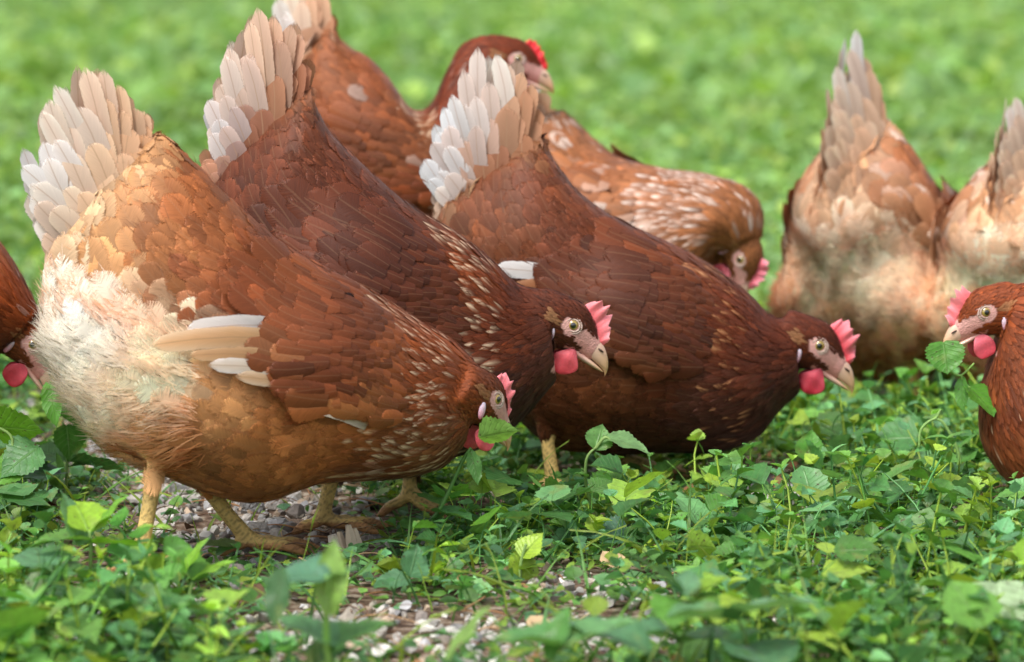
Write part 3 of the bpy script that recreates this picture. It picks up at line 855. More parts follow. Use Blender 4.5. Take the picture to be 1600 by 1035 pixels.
def tail_fan(g, spec, Pt, px_m, sgn, r_, tone, bodyc):
    """three overlapping layers of broad quills leaning together like a tent"""
    base, tip, pal = spec
    pu = np.array([(a[0], a[1]) for a in pal], float); pcx = np.array([lin(a[2]) for a in pal])
    rows = PROF['flight'][0]
    SP, SD, NR, W, Bc, Rc = [], [], [], [], [], []
    for lay, (reach, cnt, hw) in enumerate(((1.0, 14, .0088), (.72, 11, .0096), (.42, 10, .0104), (.15, 8, .0110))):
        tt = np.clip(np.linspace(.03, .97, cnt) + r_.normal(0, .015, cnt), 0, 1)
        bb, ee = resample(base, tt), resample(tip, tt)
        for k in range(cnt):
            e = bb[k] + (ee[k] - bb[k]) * (reach * r_.uniform(.88, 1.05)) + r_.normal(0, 4, 2)
            dirv = unit(ee[k] - bb[k])
            cen = np.mean(base, axis=0)
            root = bb[k] * .62 + cen * .38 - dirv * (34 + 10 * lay)
            a, b = Pt(*root), Pt(*e)
            a[1] = sgn * (0.005 + .0070 * lay + .0009 * abs(k - cnt / 2)); b[1] = sgn * (0.002 + .0045 * lay + .0007 * ((k * 7) % 5))
            d = b - a; L = np.linalg.norm(d); du = d / L
            nrm = np.array((-.35, sgn, 0.0)) + r_.normal(0, .12, 3); nrm = unit(nrm - du * (nrm @ du))
            sd = np.cross(du, nrm)
            s = rows[:, None]
            spn = a + d * s + sd * (np.sin(s * math.pi) * r_.normal(0.02, .04) * L) + nrm * (np.sin(s * 3.0) * 0.035 * L)
            tn = unit(np.gradient(spn, axis=0))
            w = ((e[None] - pu) ** 2).sum(1) + 50; w = w ** -2.0; c = (w @ pcx) / w.sum()
            c = c * np.exp(r_.normal(0, .10)) * (tone ** .3)
            if r_.random() < .2: c = c * .7 + lin((205, 150, 110)) * .3
            m_ = (0, .12, .4, .7)[lay]; c = c * (1 - m_) + bodyc(bb[k]) * 1.1 * m_
            SP.append(spn); NR.append(np.tile(nrm, (len(rows), 1))); SD.append(unit(np.cross(tn, nrm)))
            W.append(hw * r_.uniform(.9, 1.15)); Bc.append(c); Rc.append(np.clip(c * 1.25 + .02, 0, .88))
    n = len(W); z = np.zeros((n, 3))
    feathers(g, np.array(SP), np.array(SD), np.array(NR), np.array(W), np.array(Bc), np.array(Rc), z, np.zeros(n), 'flight', 0.07, 0.6, 3)

def explicit(g, items, Pt, px_m, sgn, r_, bvh=None, layered=False, spread=0.012):
    """single long feathers: (root u,v, tip u,v, half width px, colour, rim colour or None, bend)"""
    rows = PROF['flight'][0]
    n = len(items)
    SP, SD, NR, W, Bc, Rc = [], [], [], [], [], []
    for k, it in enumerate(items):
        ru, rv, tu, tv, w, c = it[:6]
        c2 = it[6] if len(it) > 6 and it[6] else c
        bend = it[7] if len(it) > 7 else 0.06
        a, b = Pt(ru, rv), Pt(tu, tv)
        if sgn > 0 and not layered:
            b = b + r_.normal(0, 0.004, 3)
        if bvh is not None:
            ys = []
            for q in (a, b):
                o = Vector((q[0], sgn * 0.3, q[2]))
                h = bvh.ray_cast(o, Vector((0, -sgn, 0)))
                ys.append(abs(h[0].y) if h[0] is not None else None)
            ya = ys[0] if ys[0] is not None else 0.06
            yb = ys[1] if ys[1] is not None else ya * 0.8
            yb = max(yb, ya * 0.55)
            off = 0.0080 + 0.0012 * k
            a[1], b[1] = sgn * (ya + off), sgn * (yb + off + 0.003)
        else:
            lay = (k + 1) / n
            a[1] = sgn * (0.008 + spread * 1.7 * lay)
            b[1] = sgn * (0.003 + spread * .8 * lay)
        d = b - a; L = np.linalg.norm(d); du = d / L
        nrm = np.array((-0.45 if bvh is None else 0, sgn, 0.0)); nrm = unit(nrm - du * (nrm @ du))
        sd = np.cross(du, nrm)
        s = rows[:, None]
        spn = a + d * s + sd * (np.sin(s * math.pi) * bend * L) + nrm * (np.sin(s * 3.0) * 0.03 * L)
        SP.append(spn)
        if bvh is not None:
            for q in spn:
                h = bvh.ray_cast(Vector((q[0], sgn * 0.3, q[2])), Vector((0, -sgn, 0)))
                if h[0] is not None: q[1] = sgn * max(sgn * q[1] - .02, abs(h[0].y) + off * min(1, .2 + 1.5 * np.linalg.norm(q - spn[0]) / L))
        tn = unit(np.gradient(spn, axis=0))
        NR.append(np.tile(nrm, (len(rows), 1))); SD.append(unit(np.cross(tn, nrm)))
        W.append(w * (1.22 if bvh is None else 1.0) / px_m); Bc.append(lin(c)); Rc.append(lin(c2))
    z = np.zeros((n, 3))
    feathers(g, np.array(SP), np.array(SD), np.array(NR), np.array(W), np.array(Bc), np.array(Rc), z, np.zeros(n), 'flight', 0.07, 0.9, 3)

# ------------------------------------------------------------------ the hens
WHT, CRM, TAN, BRN = (238, 232, 228), (226, 205, 185), (196, 150, 110), (150, 90, 55)

# golden brown hen with the fluffy cream rump, nearest to the camera
hen('golden brown hen with fluffy cream rump, pecking among the leaves beside the gravel', 330, 3.10, 14,
    [(738, 560, 724, 690, .018), (702, 530, 692, 726, .031), (650, 500, 640, 742, .050), (590, 462, 570, 748, .066), (520, 424, 490, 752, .082), (450, 388, 390, 782, .090),
     (395, 345, 265, 745, .092), (345, 300, 150, 675, .084), (302, 258, 82, 560, .068), (270, 228, 76, 470, .050), (243, 215, 84, 400, .032), (215, 235, 105, 345, .014)],
    (757, 622, 38, 32, 0.0, 0, 1.06),
    [(120, 200, (228, 208, 190)), (150, 300, (226, 188, 152)), (230, 300, (204, 152, 104)), (90, 400, (228, 196, 162)), (180, 420, (214, 158, 106)), (260, 400, (184, 116, 64)), (330, 340, (172, 100, 52)),
     (430, 420, (150, 80, 38)), (400, 480, (150, 78, 40)), (330, 460, (165, 92, 50)), (520, 500, (140, 72, 36)), (600, 560, (168, 90, 42)), (560, 680, (182, 108, 58)), (450, 650, (206, 134, 78)), (350, 620, (222, 160, 104)),
     (280, 560, (252, 232, 204)), (220, 620, (252, 228, 200)), (130, 560, (255, 246, 236)), (150, 640, (255, 238, 218)), (250, 700, (232, 184, 130)), (400, 740, (206, 136, 82)), (620, 720, (150, 82, 46)), (480, 580, (146, 76, 40)), (500, 670, (204, 130, 74)),
     (700, 600, (168, 84, 34)), (700, 560, (172, 86, 30)), (680, 690, (150, 92, 56)), (750, 600, (150, 74, 30)), (300, 700, (195, 135, 85))],
    wing=[(640, 560), (610, 500), (540, 452), (450, 428), (380, 432), (345, 462), (400, 500), (410, 545), (450, 590), (520, 640), (600, 640)],
    flight=[(540, 650, 425, 612, 9, (240, 222, 200), (248, 238, 222)), (530, 622, 330, 566, 12, (214, 172, 130), (232, 210, 184)), (500, 590, 290, 550, 13, (226, 208, 188), WHT), (470, 558, 262, 536, 12, (206, 158, 112), (226, 190, 150)), (430, 500, 258, 500, 17, WHT, WHT), (470, 524, 205, 522, 17, (226, 178, 130), (240, 216, 186))],
    tail=([(262, 245), (200, 240), (140, 300), (105, 370), (82, 440)], [(252, 215), (212, 155), (172, 115), (124, 95), (74, 140), (60, 205), (32, 245), (44, 300), (66, 350)],
          [(180, 150, (214, 176, 142)), (124, 100, (226, 196, 172)), (100, 130, (240, 226, 214)), (70, 150, (232, 212, 194)), (60, 210, WHT), (35, 250, WHT), (60, 300, (236, 226, 216)), (150, 230, (222, 190, 160)), (220, 230, (200, 148, 104)), (110, 320, (224, 196, 170)), (170, 300, (208, 164, 124))]),
    legs=[(300, 640, 246, 722, 218, 868, -.045, -8), (410, 660, 316, 756, 388, 872, .035, 10)],
    fluff=[(130, 560, 95), (190, 620, 80), (230, 680, 60), (110, 520, 60), (250, 560, 45)],
    pale=0.004, streak=(0.6, 3.4), streakp=0.55, rimf=1.5, tone=.90, seed=3, bulges=[(520, 540, 110, .010), (330, 660, 80, .010), (430, 640, 50, -.005), (390, 440, 50, -.003), (600, 680, 90, .006)], mott=12, tail_spread=.016, rumpsize=1.15, fluffn=22000, combc=((240, 135, 140), (235, 105, 110)), wattlec=(220, 80, 90))

# dark brown hen behind it, head level
hen('dark reddish brown hen with head held level and large pink comb, behind the golden hen', 640, 3.31, 4,
    [(850, 454, 868, 594, .021), (806, 444, 840, 624, .031), (768, 408, 808, 660, .043), (716, 366, 770, 690, .060), (652, 330, 690, 716, .078), (600, 290, 590, 728, .088),
     (551, 246, 490, 700, .088), (512, 205, 410, 610, .082), (490, 165, 350, 480, .068), (482, 145, 320, 390, .048), (476, 140, 322, 325, .030), (452, 155, 345, 265, .013)],
    (893, 506, 36, 0, 0, 0, 1.07),
    [(430, 200, (158, 92, 58)), (400, 250, (145, 76, 44)), (360, 300, (128, 66, 38)), (480, 330, (132, 66, 36)), (600, 400, (122, 60, 34)), (700, 480, (132, 64, 30)), (760, 440, (168, 80, 26)), (800, 520, (150, 68, 26)), (560, 330, (140, 70, 38)),
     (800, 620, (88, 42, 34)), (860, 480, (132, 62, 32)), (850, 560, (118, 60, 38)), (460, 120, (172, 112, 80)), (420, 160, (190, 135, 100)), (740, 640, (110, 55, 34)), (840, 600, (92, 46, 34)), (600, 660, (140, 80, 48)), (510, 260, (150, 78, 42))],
    wing=[(745, 470), (690, 400), (620, 345), (540, 335), (470, 360), (420, 400), (430, 450), (520, 500), (620, 545), (700, 550)],
    flight=[(560, 352, 440, 378, 10, (176, 112, 70), (200, 140, 100)), (600, 420, 470, 400, 10, (110, 58, 36), (130, 76, 50))],
    tail=([(476, 175), (440, 165), (395, 205), (352, 255), (326, 330)], [(480, 100), (462, 40), (424, 2), (396, 16), (360, 52), (350, 110), (324, 168), (332, 205), (314, 236), (318, 280)],
          [(470, 110, (176, 112, 78)), (424, 10, (220, 178, 148)), (396, 20, (226, 192, 166)), (362, 60, (240, 224, 212)), (350, 120, (232, 208, 190)), (325, 170, (250, 250, 252)), (345, 200, WHT), (316, 236, (206, 150, 118)), (400, 130, (198, 146, 110)), (450, 120, (186, 124, 88)), (400, 190, (160, 96, 62)), (440, 170, (150, 88, 56))]),
    legs=[(590, 640, 520, 740, 503, 800, -.045, 15), (690, 640, 640, 725, 640, 770, .04, -10, .2)],
    fluff=[(380, 560, 60)], pale=0, streak=(1.4, 3.3), streakp=0.5, rimf=1.75, seed=8, tone=.61, comb=1.02, bulges=[(560, 440, 120, .010), (480, 330, 60, -.006), (750, 620, 80, .008)], mott=8, fluffn=5000)

# brown hen with the white sided tail
hen('brown hen with white sided upright tail and one white wing feather, neck stretched forward', 960, 3.55, 2,
    [(1236, 504, 1248, 612, .021), (1203, 492, 1214, 642, .032), (1163, 455, 1180, 682, .048), (1110, 416, 1120, 704, .066), (1052, 384, 1050, 704, .082), (975, 350, 950, 706, .092),
     (931, 324, 855, 690, .090), (895, 293, 775, 610, .082), (868, 258, 712, 500, .068), (850, 232, 680, 430, .050), (840, 218, 680, 360, .031), (815, 230, 705, 305, .014)],
    (1277, 538, 34, 0, 0, 0, 1.13),
    [(760, 260, (176, 108, 70)), (740, 330, (165, 92, 54)), (850, 330, (152, 80, 44)), (900, 420, (140, 70, 36)), (1000, 480, (128, 64, 34)), (950, 600, (140, 80, 42)), (1080, 520, (124, 60, 30)), (1100, 440, (158, 80, 36)), (1150, 500, (158, 72, 28)),
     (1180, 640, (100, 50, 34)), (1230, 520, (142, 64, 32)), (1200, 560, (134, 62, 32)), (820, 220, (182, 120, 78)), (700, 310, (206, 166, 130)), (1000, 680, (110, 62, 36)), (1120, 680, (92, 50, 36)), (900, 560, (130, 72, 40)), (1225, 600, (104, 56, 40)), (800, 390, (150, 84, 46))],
    wing=[(1130, 500), (1080, 425), (1000, 382), (935, 388), (906, 420), (900, 450), (880, 480), (930, 525), (1020, 560), (1100, 560)],
    flight=[(930, 448, 790, 440, 13, (178, 112, 70), (205, 150, 110)), (940, 428, 768, 408, 14, WHT, (250, 250, 250), .02), (940, 480, 800, 470, 13, (140, 76, 42), (170, 110, 74)), (1010, 540, 880, 500, 14, (120, 64, 36), (160, 100, 64))],
    tail=([(838, 240), (800, 228), (752, 262), (716, 322), (688, 370)], [(842, 170), (822, 110), (778, 68), (746, 72), (722, 122), (684, 172), (668, 220), (662, 268), (688, 320)],
          [(830, 150, (190, 132, 92)), (815, 120, (206, 160, 126)), (778, 75, (240, 226, 214)), (745, 80, WHT), (720, 125, WHT), (684, 172, (248, 248, 250)), (668, 220, (248, 248, 250)), (664, 268, (246, 246, 248)), (700, 250, (244, 240, 238)), (740, 180, (236, 226, 218)), (790, 160, (208, 164, 130)), (800, 210, (182, 122, 82)), (750, 240, (200, 150, 112)), (710, 300, (214, 176, 142))]),
    legs=[(875, 600, 850, 648, 864, 788, -.055, 10), (960, 620, 930, 700, 1010, 760, .04, 20)],
    fluff=[(760, 600, 50)], pale=0, streak=(1.8, 3.2), streakp=0.3, streakc=(214, 150, 100), rimf=1.5, seed=15, tone=.62, comb=1.1, bulges=[(1020, 470, 110, .010), (900, 400, 50, -.004), (1110, 620, 90, .010), (930, 640, 70, .006), (1040, 590, 45, -.004)], mott=9, fluffn=5000, wattlec=(190, 40, 58), combc=((242, 140, 150), (226, 60, 70)))

# hen with raised head behind
hen('reddish brown hen with raised head and small bright red comb, standing at the back', 620, 4.02, 2,
    [(757, 56, 800, 128, .020), (722, 72, 792, 175, .026), (697, 118, 788, 240, .038), (672, 168, 770, 310, .056), (640, 170, 735, 360, .074), (605, 122, 680, 400, .084),
     (575, 92, 590, 410, .084), (548, 78, 520, 390, .076), (528, 62, 462, 320, .062), (518, 50, 436, 240, .046), (512, 45, 434, 165, .028), (490, 60, 446, 120, .012)],
    (808, 92, 24, 0, 0, 0, 1.05),
    [(470, 40, (205, 168, 138)), (520, 130, (172, 100, 56)), (600, 180, (168, 92, 48)), (560, 260, (156, 80, 38)), (640, 220, (172, 96, 52)), (690, 130, (150, 66, 30)), (760, 70, (150, 66, 28)), (640, 320, (150, 74, 34)), (500, 200, (165, 92, 48)), (660, 200, (180, 110, 70))],
    wing=[(690, 230), (640, 190), (580, 180), (520, 200), (500, 240), (560, 290), (640, 320), (690, 300)],
    tail=([(515, 78), (482, 66), (458, 115), (438, 180)], [(522, 30), (505, -20), (468, -42), (436, -20), (426, 40), (428, 110)], [(520, 30, (180, 116, 76)), (495, -10, (214, 170, 136)), (460, -20, CRM), (430, 20, WHT), (440, 100, (206, 160, 124)), (490, 50, (190, 130, 90))]),
    legs=[(600, 340, 590, 400, 600, 560, -.04, 0), (650, 340, 640, 410, 650, 560, .04, 0)],
    pale=0.05, streak=(2.6, 4.2), streakp=0.6, rimf=1.5, tone=.8, seed=21, mott=10, comb=.62, combc=((235, 50, 55), (215, 30, 38)), wattlec=(200, 35, 50))

# template side view (drawn in the frame of the white tailed hen) for the birds seen end on
TPL = (960, 777, 1714)
PECK = [(1272, 545, 1215, 640, .021), (1250, 505, 1190, 655, .034), (1200, 450, 1165, 690, .052), (1130, 412, 1120, 706, .070), (1052, 384, 1050, 704, .086), (975, 350, 950, 706, .094),
     (931, 324, 855, 690, .092), (895, 293, 775, 610, .084), (868, 258, 725, 500, .070), (850, 232, 690, 430, .054), (842, 222, 690, 370, .032), (815, 235, 712, 310, .014)]
TLEGS = [(890, 620, 860, 690, 880, 777, -.045, 0), (960, 620, 930, 690, 950, 777, .045, 0)]
TT = ([(845, 240), (800, 230), (755, 265), (715, 325), (690, 385)], [(838, 160), (808, 95), (770, 60), (736, 88), (706, 140), (690, 200), (680, 265), (690, 335)],
      [(770, 70, WHT), (735, 95, (240, 226, 214)), (700, 160, (230, 206, 186)), (690, 230, (226, 198, 172)), (690, 320, (218, 184, 156)), (810, 110, (214, 176, 144)), (830, 180, (196, 146, 108)), (770, 200, (218, 186, 158))])
TWING = [(1130, 500), (1080, 425), (1000, 380), (920, 372), (850, 392), (800, 430), (830, 480), (920, 530), (1020, 570), (1100, 560)]

hen('mottled white and brown hen, head tucked down, behind the white tailed hen', 955, 4.02, -35,
    [(1268, 420, 1208, 455, .021), (1260, 372, 1182, 470, .036), (1222, 335, 1165, 560, .056), (1150, 318, 1130, 640, .074), (1070, 312, 1050, 690, .088), (985, 302, 950, 700, .094), (931, 285, 855, 690, .092), (895, 262, 775, 610, .084), (868, 240, 725, 500, .070), (850, 222, 690, 410, .054), (842, 216, 690, 360, .032), (815, 230, 712, 300, .014)],
    (1243, 462, 84, 6),
    [(900, 300, (184, 118, 74)), (960, 380, (180, 108, 64)), (1000, 480, (176, 104, 62)), (1060, 420, (196, 130, 88)), (950, 600, (160, 92, 50)), (1120, 450, (188, 116, 66)), (1180, 480, (184, 118, 70)), (1230, 540, (184, 118, 72)), (1150, 660, (130, 74, 40)),
     (780, 250, (226, 205, 186)), (1200, 620, (160, 92, 46))],
    template=TPL, wing=[(a, b - 50) for a, b in TWING], tail=(TT[0], [(a + (800 - a) * .35, b + 75) for a, b in TT[1]], [(a, b + 60, c) for a, b, c in TT[2]]), legs=TLEGS, pale=0.25, palec=(240, 222, 208), streak=(1.6, 3.7), streakp=0.9, streakc=(250, 236, 224), rimf=1.5, tone=.85, seed=31, mott=12, comb=.8, combc=((240, 150, 165), (228, 90, 105)), wattlec=(225, 80, 95))

RUMP = [(760, 300, (220, 176, 142)), (850, 330, (180, 112, 70)), (720, 420, (222, 180, 146)), (760, 400, (190, 126, 84)), (700, 360, (214, 160, 118)), (740, 500, (254, 236, 214)), (740, 600, (254, 232, 208)), (800, 520, (250, 220, 190)), (820, 560, (226, 178, 138)), (780, 660, (236, 194, 156)), (850, 640, (236, 192, 152)), (950, 600, (206, 160, 122)), (900, 400, (170, 104, 66)),
        (960, 400, (150, 84, 50)), (820, 430, (196, 140, 102)), (1000, 480, (150, 84, 50)), (1080, 520, (160, 92, 54)), (1100, 440, (165, 92, 50)), (1200, 560, (150, 76, 40)), (790, 200, (224, 196, 170)), (860, 250, (205, 158, 120))]
hen('buff hen seen from behind, narrow white tipped tail raised over a fluffy rump', 1412, 4.15, 52, PECK, (1268, 640, 60, 0), RUMP,
    template=(960, 777, 1740), wing=TWING, tail=TT, legs=TLEGS, fluff=[(760, 590, 130), (840, 650, 110), (720, 520, 70)], pale=0.12, palec=(238, 222, 208), rimf=1.35, seed=41, mott=16, fluffn=30000,
    tail_spread=.022, rumpsize=1.25, bulges=[(790, 600, 100, .040), (740, 480, 55, -.018), (800, 380, 80, .010)])
hen('pale beige hen seen from behind, above the leaf eating hen at the right edge', 1630, 4.05, 60, PECK, (1268, 640, 60, 0), [(a, b, tuple(min(255, int(x * 1.04)) for x in c)) for a, b, c in RUMP],
    template=(960, 777, 1900), wing=TWING, tail=(TT[0], [(a + 5, b + 45) for a, b in TT[1]], TT[2]), legs=TLEGS, fluff=[(760, 590, 130), (840, 650, 110), (720, 520, 70)], pale=0.2, palec=(238, 222, 208), rimf=1.3, seed=43, mott=16, fluffn=26000, tail_spread=.02, rumpsize=1.25, bulges=[(790, 600, 100, .040), (740, 480, 55, -.018), (800, 380, 80, .010)])

# hen coming in from the right with a sprig in its beak
h_leafeater = hen('orange brown hen facing left with a leaf sprig in its beak, at the right edge', 1790, 3.36, 184,
    [(1585, 446, 1545, 585, .022), (1625, 440, 1535, 630, .036), (1670, 436, 1540, 700, .054), (1730, 428, 1590, 762, .072), (1800, 410, 1680, 790, .086), (1870, 380, 1800, 800, .092),
     (1930, 340, 1920, 780, .090), (1970, 300, 2020, 700, .082), (2000, 260, 2090, 580, .068), (2010, 225, 2130, 460, .052), (2020, 195, 2130, 370, .034), (2050, 185, 2110, 300, .018)],
    (1533, 486, 27, 8),
    [(1600, 470, (176, 84, 34)), (1560, 620, (150, 74, 36)), (1590, 700, (186, 104, 58)), (1700, 600, (172, 94, 50)), (1850, 600, (150, 80, 40)), (1900, 450, (150, 80, 44)), (2050, 350, (190, 140, 100)), (1540, 450, (178, 86, 36)), (1570, 560, (165, 84, 40))],
    wing=[(1730, 520), (1780, 430), (1850, 400), (1930, 400), (2010, 440), (1960, 510), (1850, 570), (1760, 590)],
    tail=([(2015, 230), (2050, 220), (2090, 265), (2125, 345)], [(2018, 130), (2060, 70), (2110, 100), (2155, 200), (2140, 310)], [(2020, 150, (200, 150, 110)), (2060, 80, CRM), (2110, 110, WHT), (2150, 220, CRM)]),
    legs=[(1880, 680, 1880, 760, 1860, 820, -.045, 0), (1800, 680, 1790, 760, 1770, 820, .045, 0)],
    pale=0.002, streak=(1.0, 2.0), streakp=0.1, rimf=1.35, tone=.8, seed=55, mott=9, comb=.85, wattlec=(215, 75, 90))

# hen at the left edge, only its head and neck in view
hen('orange brown hen pecking down at the left edge, its head behind the cream rump', -190, 3.32, 0,
    [(62, 488, -10, 560, .022), (40, 448, -45, 590, .036), (12, 400, -80, 640, .052), (-30, 350, -130, 690, .070), (-90, 310, -200, 720, .084), (-160, 280, -290, 730, .092),
     (-215, 250, -380, 700, .090), (-250, 215, -450, 610, .082), (-270, 180, -500, 500, .068), (-285, 150, -515, 400, .052), (-300, 125, -510, 320, .034), (-330, 120, -480, 260, .018)],
    (52, 536, 56, 4),
    [(0, 420, (190, 104, 50)), (40, 480, (178, 86, 34)), (-40, 560, (150, 80, 40)), (20, 540, (140, 74, 40)), (-200, 500, (150, 80, 42)), (-400, 400, (190, 140, 100)), (-300, 250, (160, 90, 50))],
    wing=[(-80, 450), (-130, 370), (-220, 330), (-320, 330), (-400, 380), (-330, 470), (-200, 520), (-110, 520)],
    tail=([(-300, 175), (-340, 165), (-400, 225), (-470, 310)], [(-298, 90), (-340, 10), (-400, 30), (-455, 100), (-500, 210)], [(-300, 100, (200, 150, 110)), (-340, 20, CRM), (-400, 40, WHT), (-480, 180, CRM)]),
    legs=[(-180, 640, -190, 720, -200, 830, -.045, 0), (-270, 640, -280, 720, -270, 830, .045, 0)],
    pale=0.05, streak=(1.5, 3.5), streakp=0.5, rimf=1.4, seed=61, mott=9, wattlec=(200, 45, 60))

# ------------------------------------------------------------------ ground
def ground_material():
    m, t, b, out = new_mat('soil')
    tc = N(t, 'ShaderNodeTexCoord')
    def noise(sc, det=5):
        n = N(t, 'ShaderNodeTexNoise'); n.inputs['Scale'].default_value = sc; n.inputs['Detail'].default_value = det
        t.links.new(tc.outputs['Object'], n.inputs['Vector']); return n.outputs[0]
    def ramp(f, stops):
        r = N(t, 'ShaderNodeValToRGB'); e = r.color_ramp.elements
        while len(e) < len(stops): e.new(0.5)
        for k, (p, c) in enumerate(stops): e[k].position = p; e[k].color = (*lin(c), 1)
        t.links.new(f, r.inputs[0]); return r.outputs[0]
    soil = ramp(noise(90, 8), [(.32, (58, 44, 36)), (.5, (112, 92, 76)), (.62, (150, 136, 120)), (.75, (176, 166, 152))])
    grass = ramp(noise(9, 6), [(.3, (98, 136, 66)), (.5, (118, 154, 76)), (.7, (140, 168, 92))])
    # the lawn closes over the soil away from the gravel patch
    sx = N(t, 'ShaderNodeSeparateXYZ'); t.links.new(tc.outputs['Object'], sx.inputs[0])
    f = math_n(t, 'ADD', math_n(t, 'MULTIPLY', math_n(t, 'SUBTRACT', sx.outputs[1], 4.4), 0.8), math_n(t, 'SUBTRACT', noise(4, 3), 0.5), True)
    t.links.new(mix_rgb(t, f, soil, grass), b.inputs['Base Color'])
    b.inputs['Roughness'].default_value = 0.95
    b.inputs['Specular IOR Level'].default_value = 0.15
    bu = N(t, 'ShaderNodeBump'); bu.inputs['Strength'].default_value = 0.8; bu.inputs['Distance'].default_value = 0.004
    t.links.new(noise(220, 6), bu.inputs['Height']); t.links.new(bu.outputs[0], b.inputs['Normal'])
    return m
g = Geo()
xs = np.concatenate((np.linspace(-60, -1.3, 12)[:-1], np.linspace(-1.3, 1.3, 105), np.linspace(1.3, 60, 12)[1:]))
ys = np.concatenate((np.linspace(-6, 2.2, 5)[:-1], np.linspace(2.2, 5.0, 113), np.geomspace(5.0, 160, 26)[1:]))
Xg, Yg = np.meshgrid(xs, ys)
def bump_h(x, y):
    return 0.004 * (np.sin(x * 9 + 1) * np.sin(y * 7) + .6 * np.sin(x * 23 + y * 17) + .4 * np.sin(y * 41 - x * 31)) - 0.004
Zg = np.where((np.abs(Xg) < 1.29) & (Yg < 4.99) & (Yg > 2.21), bump_h(Xg, Yg), -0.004)
g.add(np.stack((Xg, Yg, Zg), -1).reshape(-1, 3), grid_faces(len(ys), len(xs)), None, (.1, .1, .1))
tag(g.build('ground', ground_material()), kind='structure')

# ------------------------------------------------------------------ stones
def make_rock(r_, sub=2):
    import bmesh
    bm = bmesh.new(); bmesh.ops.create_icosphere(bm, subdivisions=sub, radius=1)
    v = np.array([x.co[:] for x in bm.verts]); f = np.array([[q.index for q in p.verts] for p in bm.faces]); bm.free()
    for _ in range(9):      # chip flat faces off the ball
        d = unit(r_.normal(0, 1, 3)); h = r_.uniform(.45, .85)
        s = v @ d; v = v - np.clip(s - h, 0, None)[:, None] * d
    v *= r_.uniform(.6, 1.25, 3) * np.array((1, 1, .75))
    return v, f
rocks = [make_rock(rng, 2) for _ in range(10)]
def rotm(ax, ay, az):
    return np.array(Matrix.Rotation(az, 3, 'Z') @ Matrix.Rotation(ay, 3, 'Y') @ Matrix.Rotation(ax, 3, 'X'))
STC = [lin(c) for c in ((190, 186, 178), (164, 158, 152), (146, 144, 142), (205, 200, 194), (172, 152, 132), (126, 118, 112), (166, 165, 166), (182, 172, 158))]

# how bare the ground is, drawn on the photo (u, v, radius u, radius v)
BARE = [(360, 810, 240, 80), (170, 715, 150, 55), (500, 850, 120, 45), (560, 985, 280, 45), (900, 995, 180, 34), (1200, 775, 100, 36), (200, 930, 100, 22), (900, 930, 120, 20), (60, 640, 60, 25), (1290, 640, 30, 15), (700, 1020, 250, 30), (430, 1010, 90, 40)]
def bare(x, y):
    p = project(np.stack((x, y, 0 * x), 1))
    w = np.zeros(len(x))
    for (u, v, a, b) in BARE:
        d = np.sqrt(((p[:, 0] - u) / a) ** 2 + ((p[:, 1] - v) / b) ** 2)
        w = np.maximum(w, np.clip(1.5 - d * 1.1, 0, 1))
    return w
LOW = [(470, 900, 230, 50), (760, 960, 260, 50), (330, 860, 200, 40), (900, 930, 160, 40), (760, 1090, 330, 90), (225, 905, 120, 45), (395, 895, 90, 40)]
def low(x, y):
    p = project(np.stack((x, y, 0 * x), 1)); w = np.zeros(len(x))
    for (u, v, a, b) in LOW:
        w = np.maximum(w, np.clip(1.6 - np.sqrt(((p[:, 0] - u) / a) ** 2 + ((p[:, 1] - v) / b) ** 2) * 1.1, 0, 1))
    return w
g = Geo()
n = 30000
x = rng.uniform(-.75, .75, n); y = rng.uniform(2.45, 4.3, n)
k = rng.random(n) < (bare(x, y) * 0.75 + .04)
x, y = x[k], y[k]
szs = np.exp(rng.normal(math.log(.0042), .48, len(x))).clip(.0015, .013)
for rk, (rv, rf) in enumerate(rocks):
    s = np.arange(rk, len(x), len(rocks))
    m = len(s)
    Rm = np.array([rotm(*rng.uniform(0, 6.28, 3)) for _ in range(m)])
    V = np.einsum('vj,nij->nvi', rv, Rm) * szs[s][:, None, None]
    V[..., 2] *= .8
    V += np.stack((x[s], y[s], bump_h(x[s], y[s]) + szs[s] * .35), 1)[:, None]
    F = (rf[None] + (np.arange(m) * len(rv))[:, None, None]).reshape(-1, 3)
    c = np.array(STC)[rng.integers(0, len(STC), m)] * rng.uniform(.7, 1.35, (m, 1))
    g.add(V.reshape(-1, 3), None, F, np.repeat(c, len(rv), 0))
tag(g.build('gravel', M_STONE, smooth=False), 'pale grey and tan gravel scattered over bare soil', 'gravel', kind='stuff')

def big_rock(u, v, w, h, c, label, seed):
    r_ = np.random.default_rng(seed)
    rv, rf = make_rock(r_, 4)
    p = ground_pt(u, v)
    rv = rv / np.abs(rv).max(0)
    s = F_PX / p[1]
    rv = rv * np.array((w / s / 2, w / s / 2, h / s / 2))
    rv = rv + r_.normal(0, .0003, rv.shape)
    g = Geo(); g.add(rv, None, rf, lin(c))
    o = g.build('rock', M_STONE, smooth=False)
    o.location = (p[0], p[1], h / s * .32); o.rotation_euler = (0, 0, r_.uniform(0, 3))
    tag(o, label, 'rock', 'loose rocks on the gravel')
big_rock(392, 806, 44, 34, (150, 150, 152), 'blue grey rock just right of the golden hen\'s front leg', 1)
big_rock(400, 838, 46, 34, (172, 166, 158), 'jagged light grey rock below the blue grey one', 2)
big_rock(436, 842, 34, 22, (186, 178, 168), 'small pale wedge shaped rock between two larger rocks', 3)
big_rock(462, 832, 40, 26, (150, 130, 114), 'brownish flat rock right of the pale wedge', 4)
big_rock(1190, 792, 60, 26, (190, 184, 178), 'whitish rock half hidden by leaves below the white tailed hen', 5)
big_rock(128, 745, 44, 30, (188, 168, 150), 'tan rock under the leaves below the cream rump', 6)
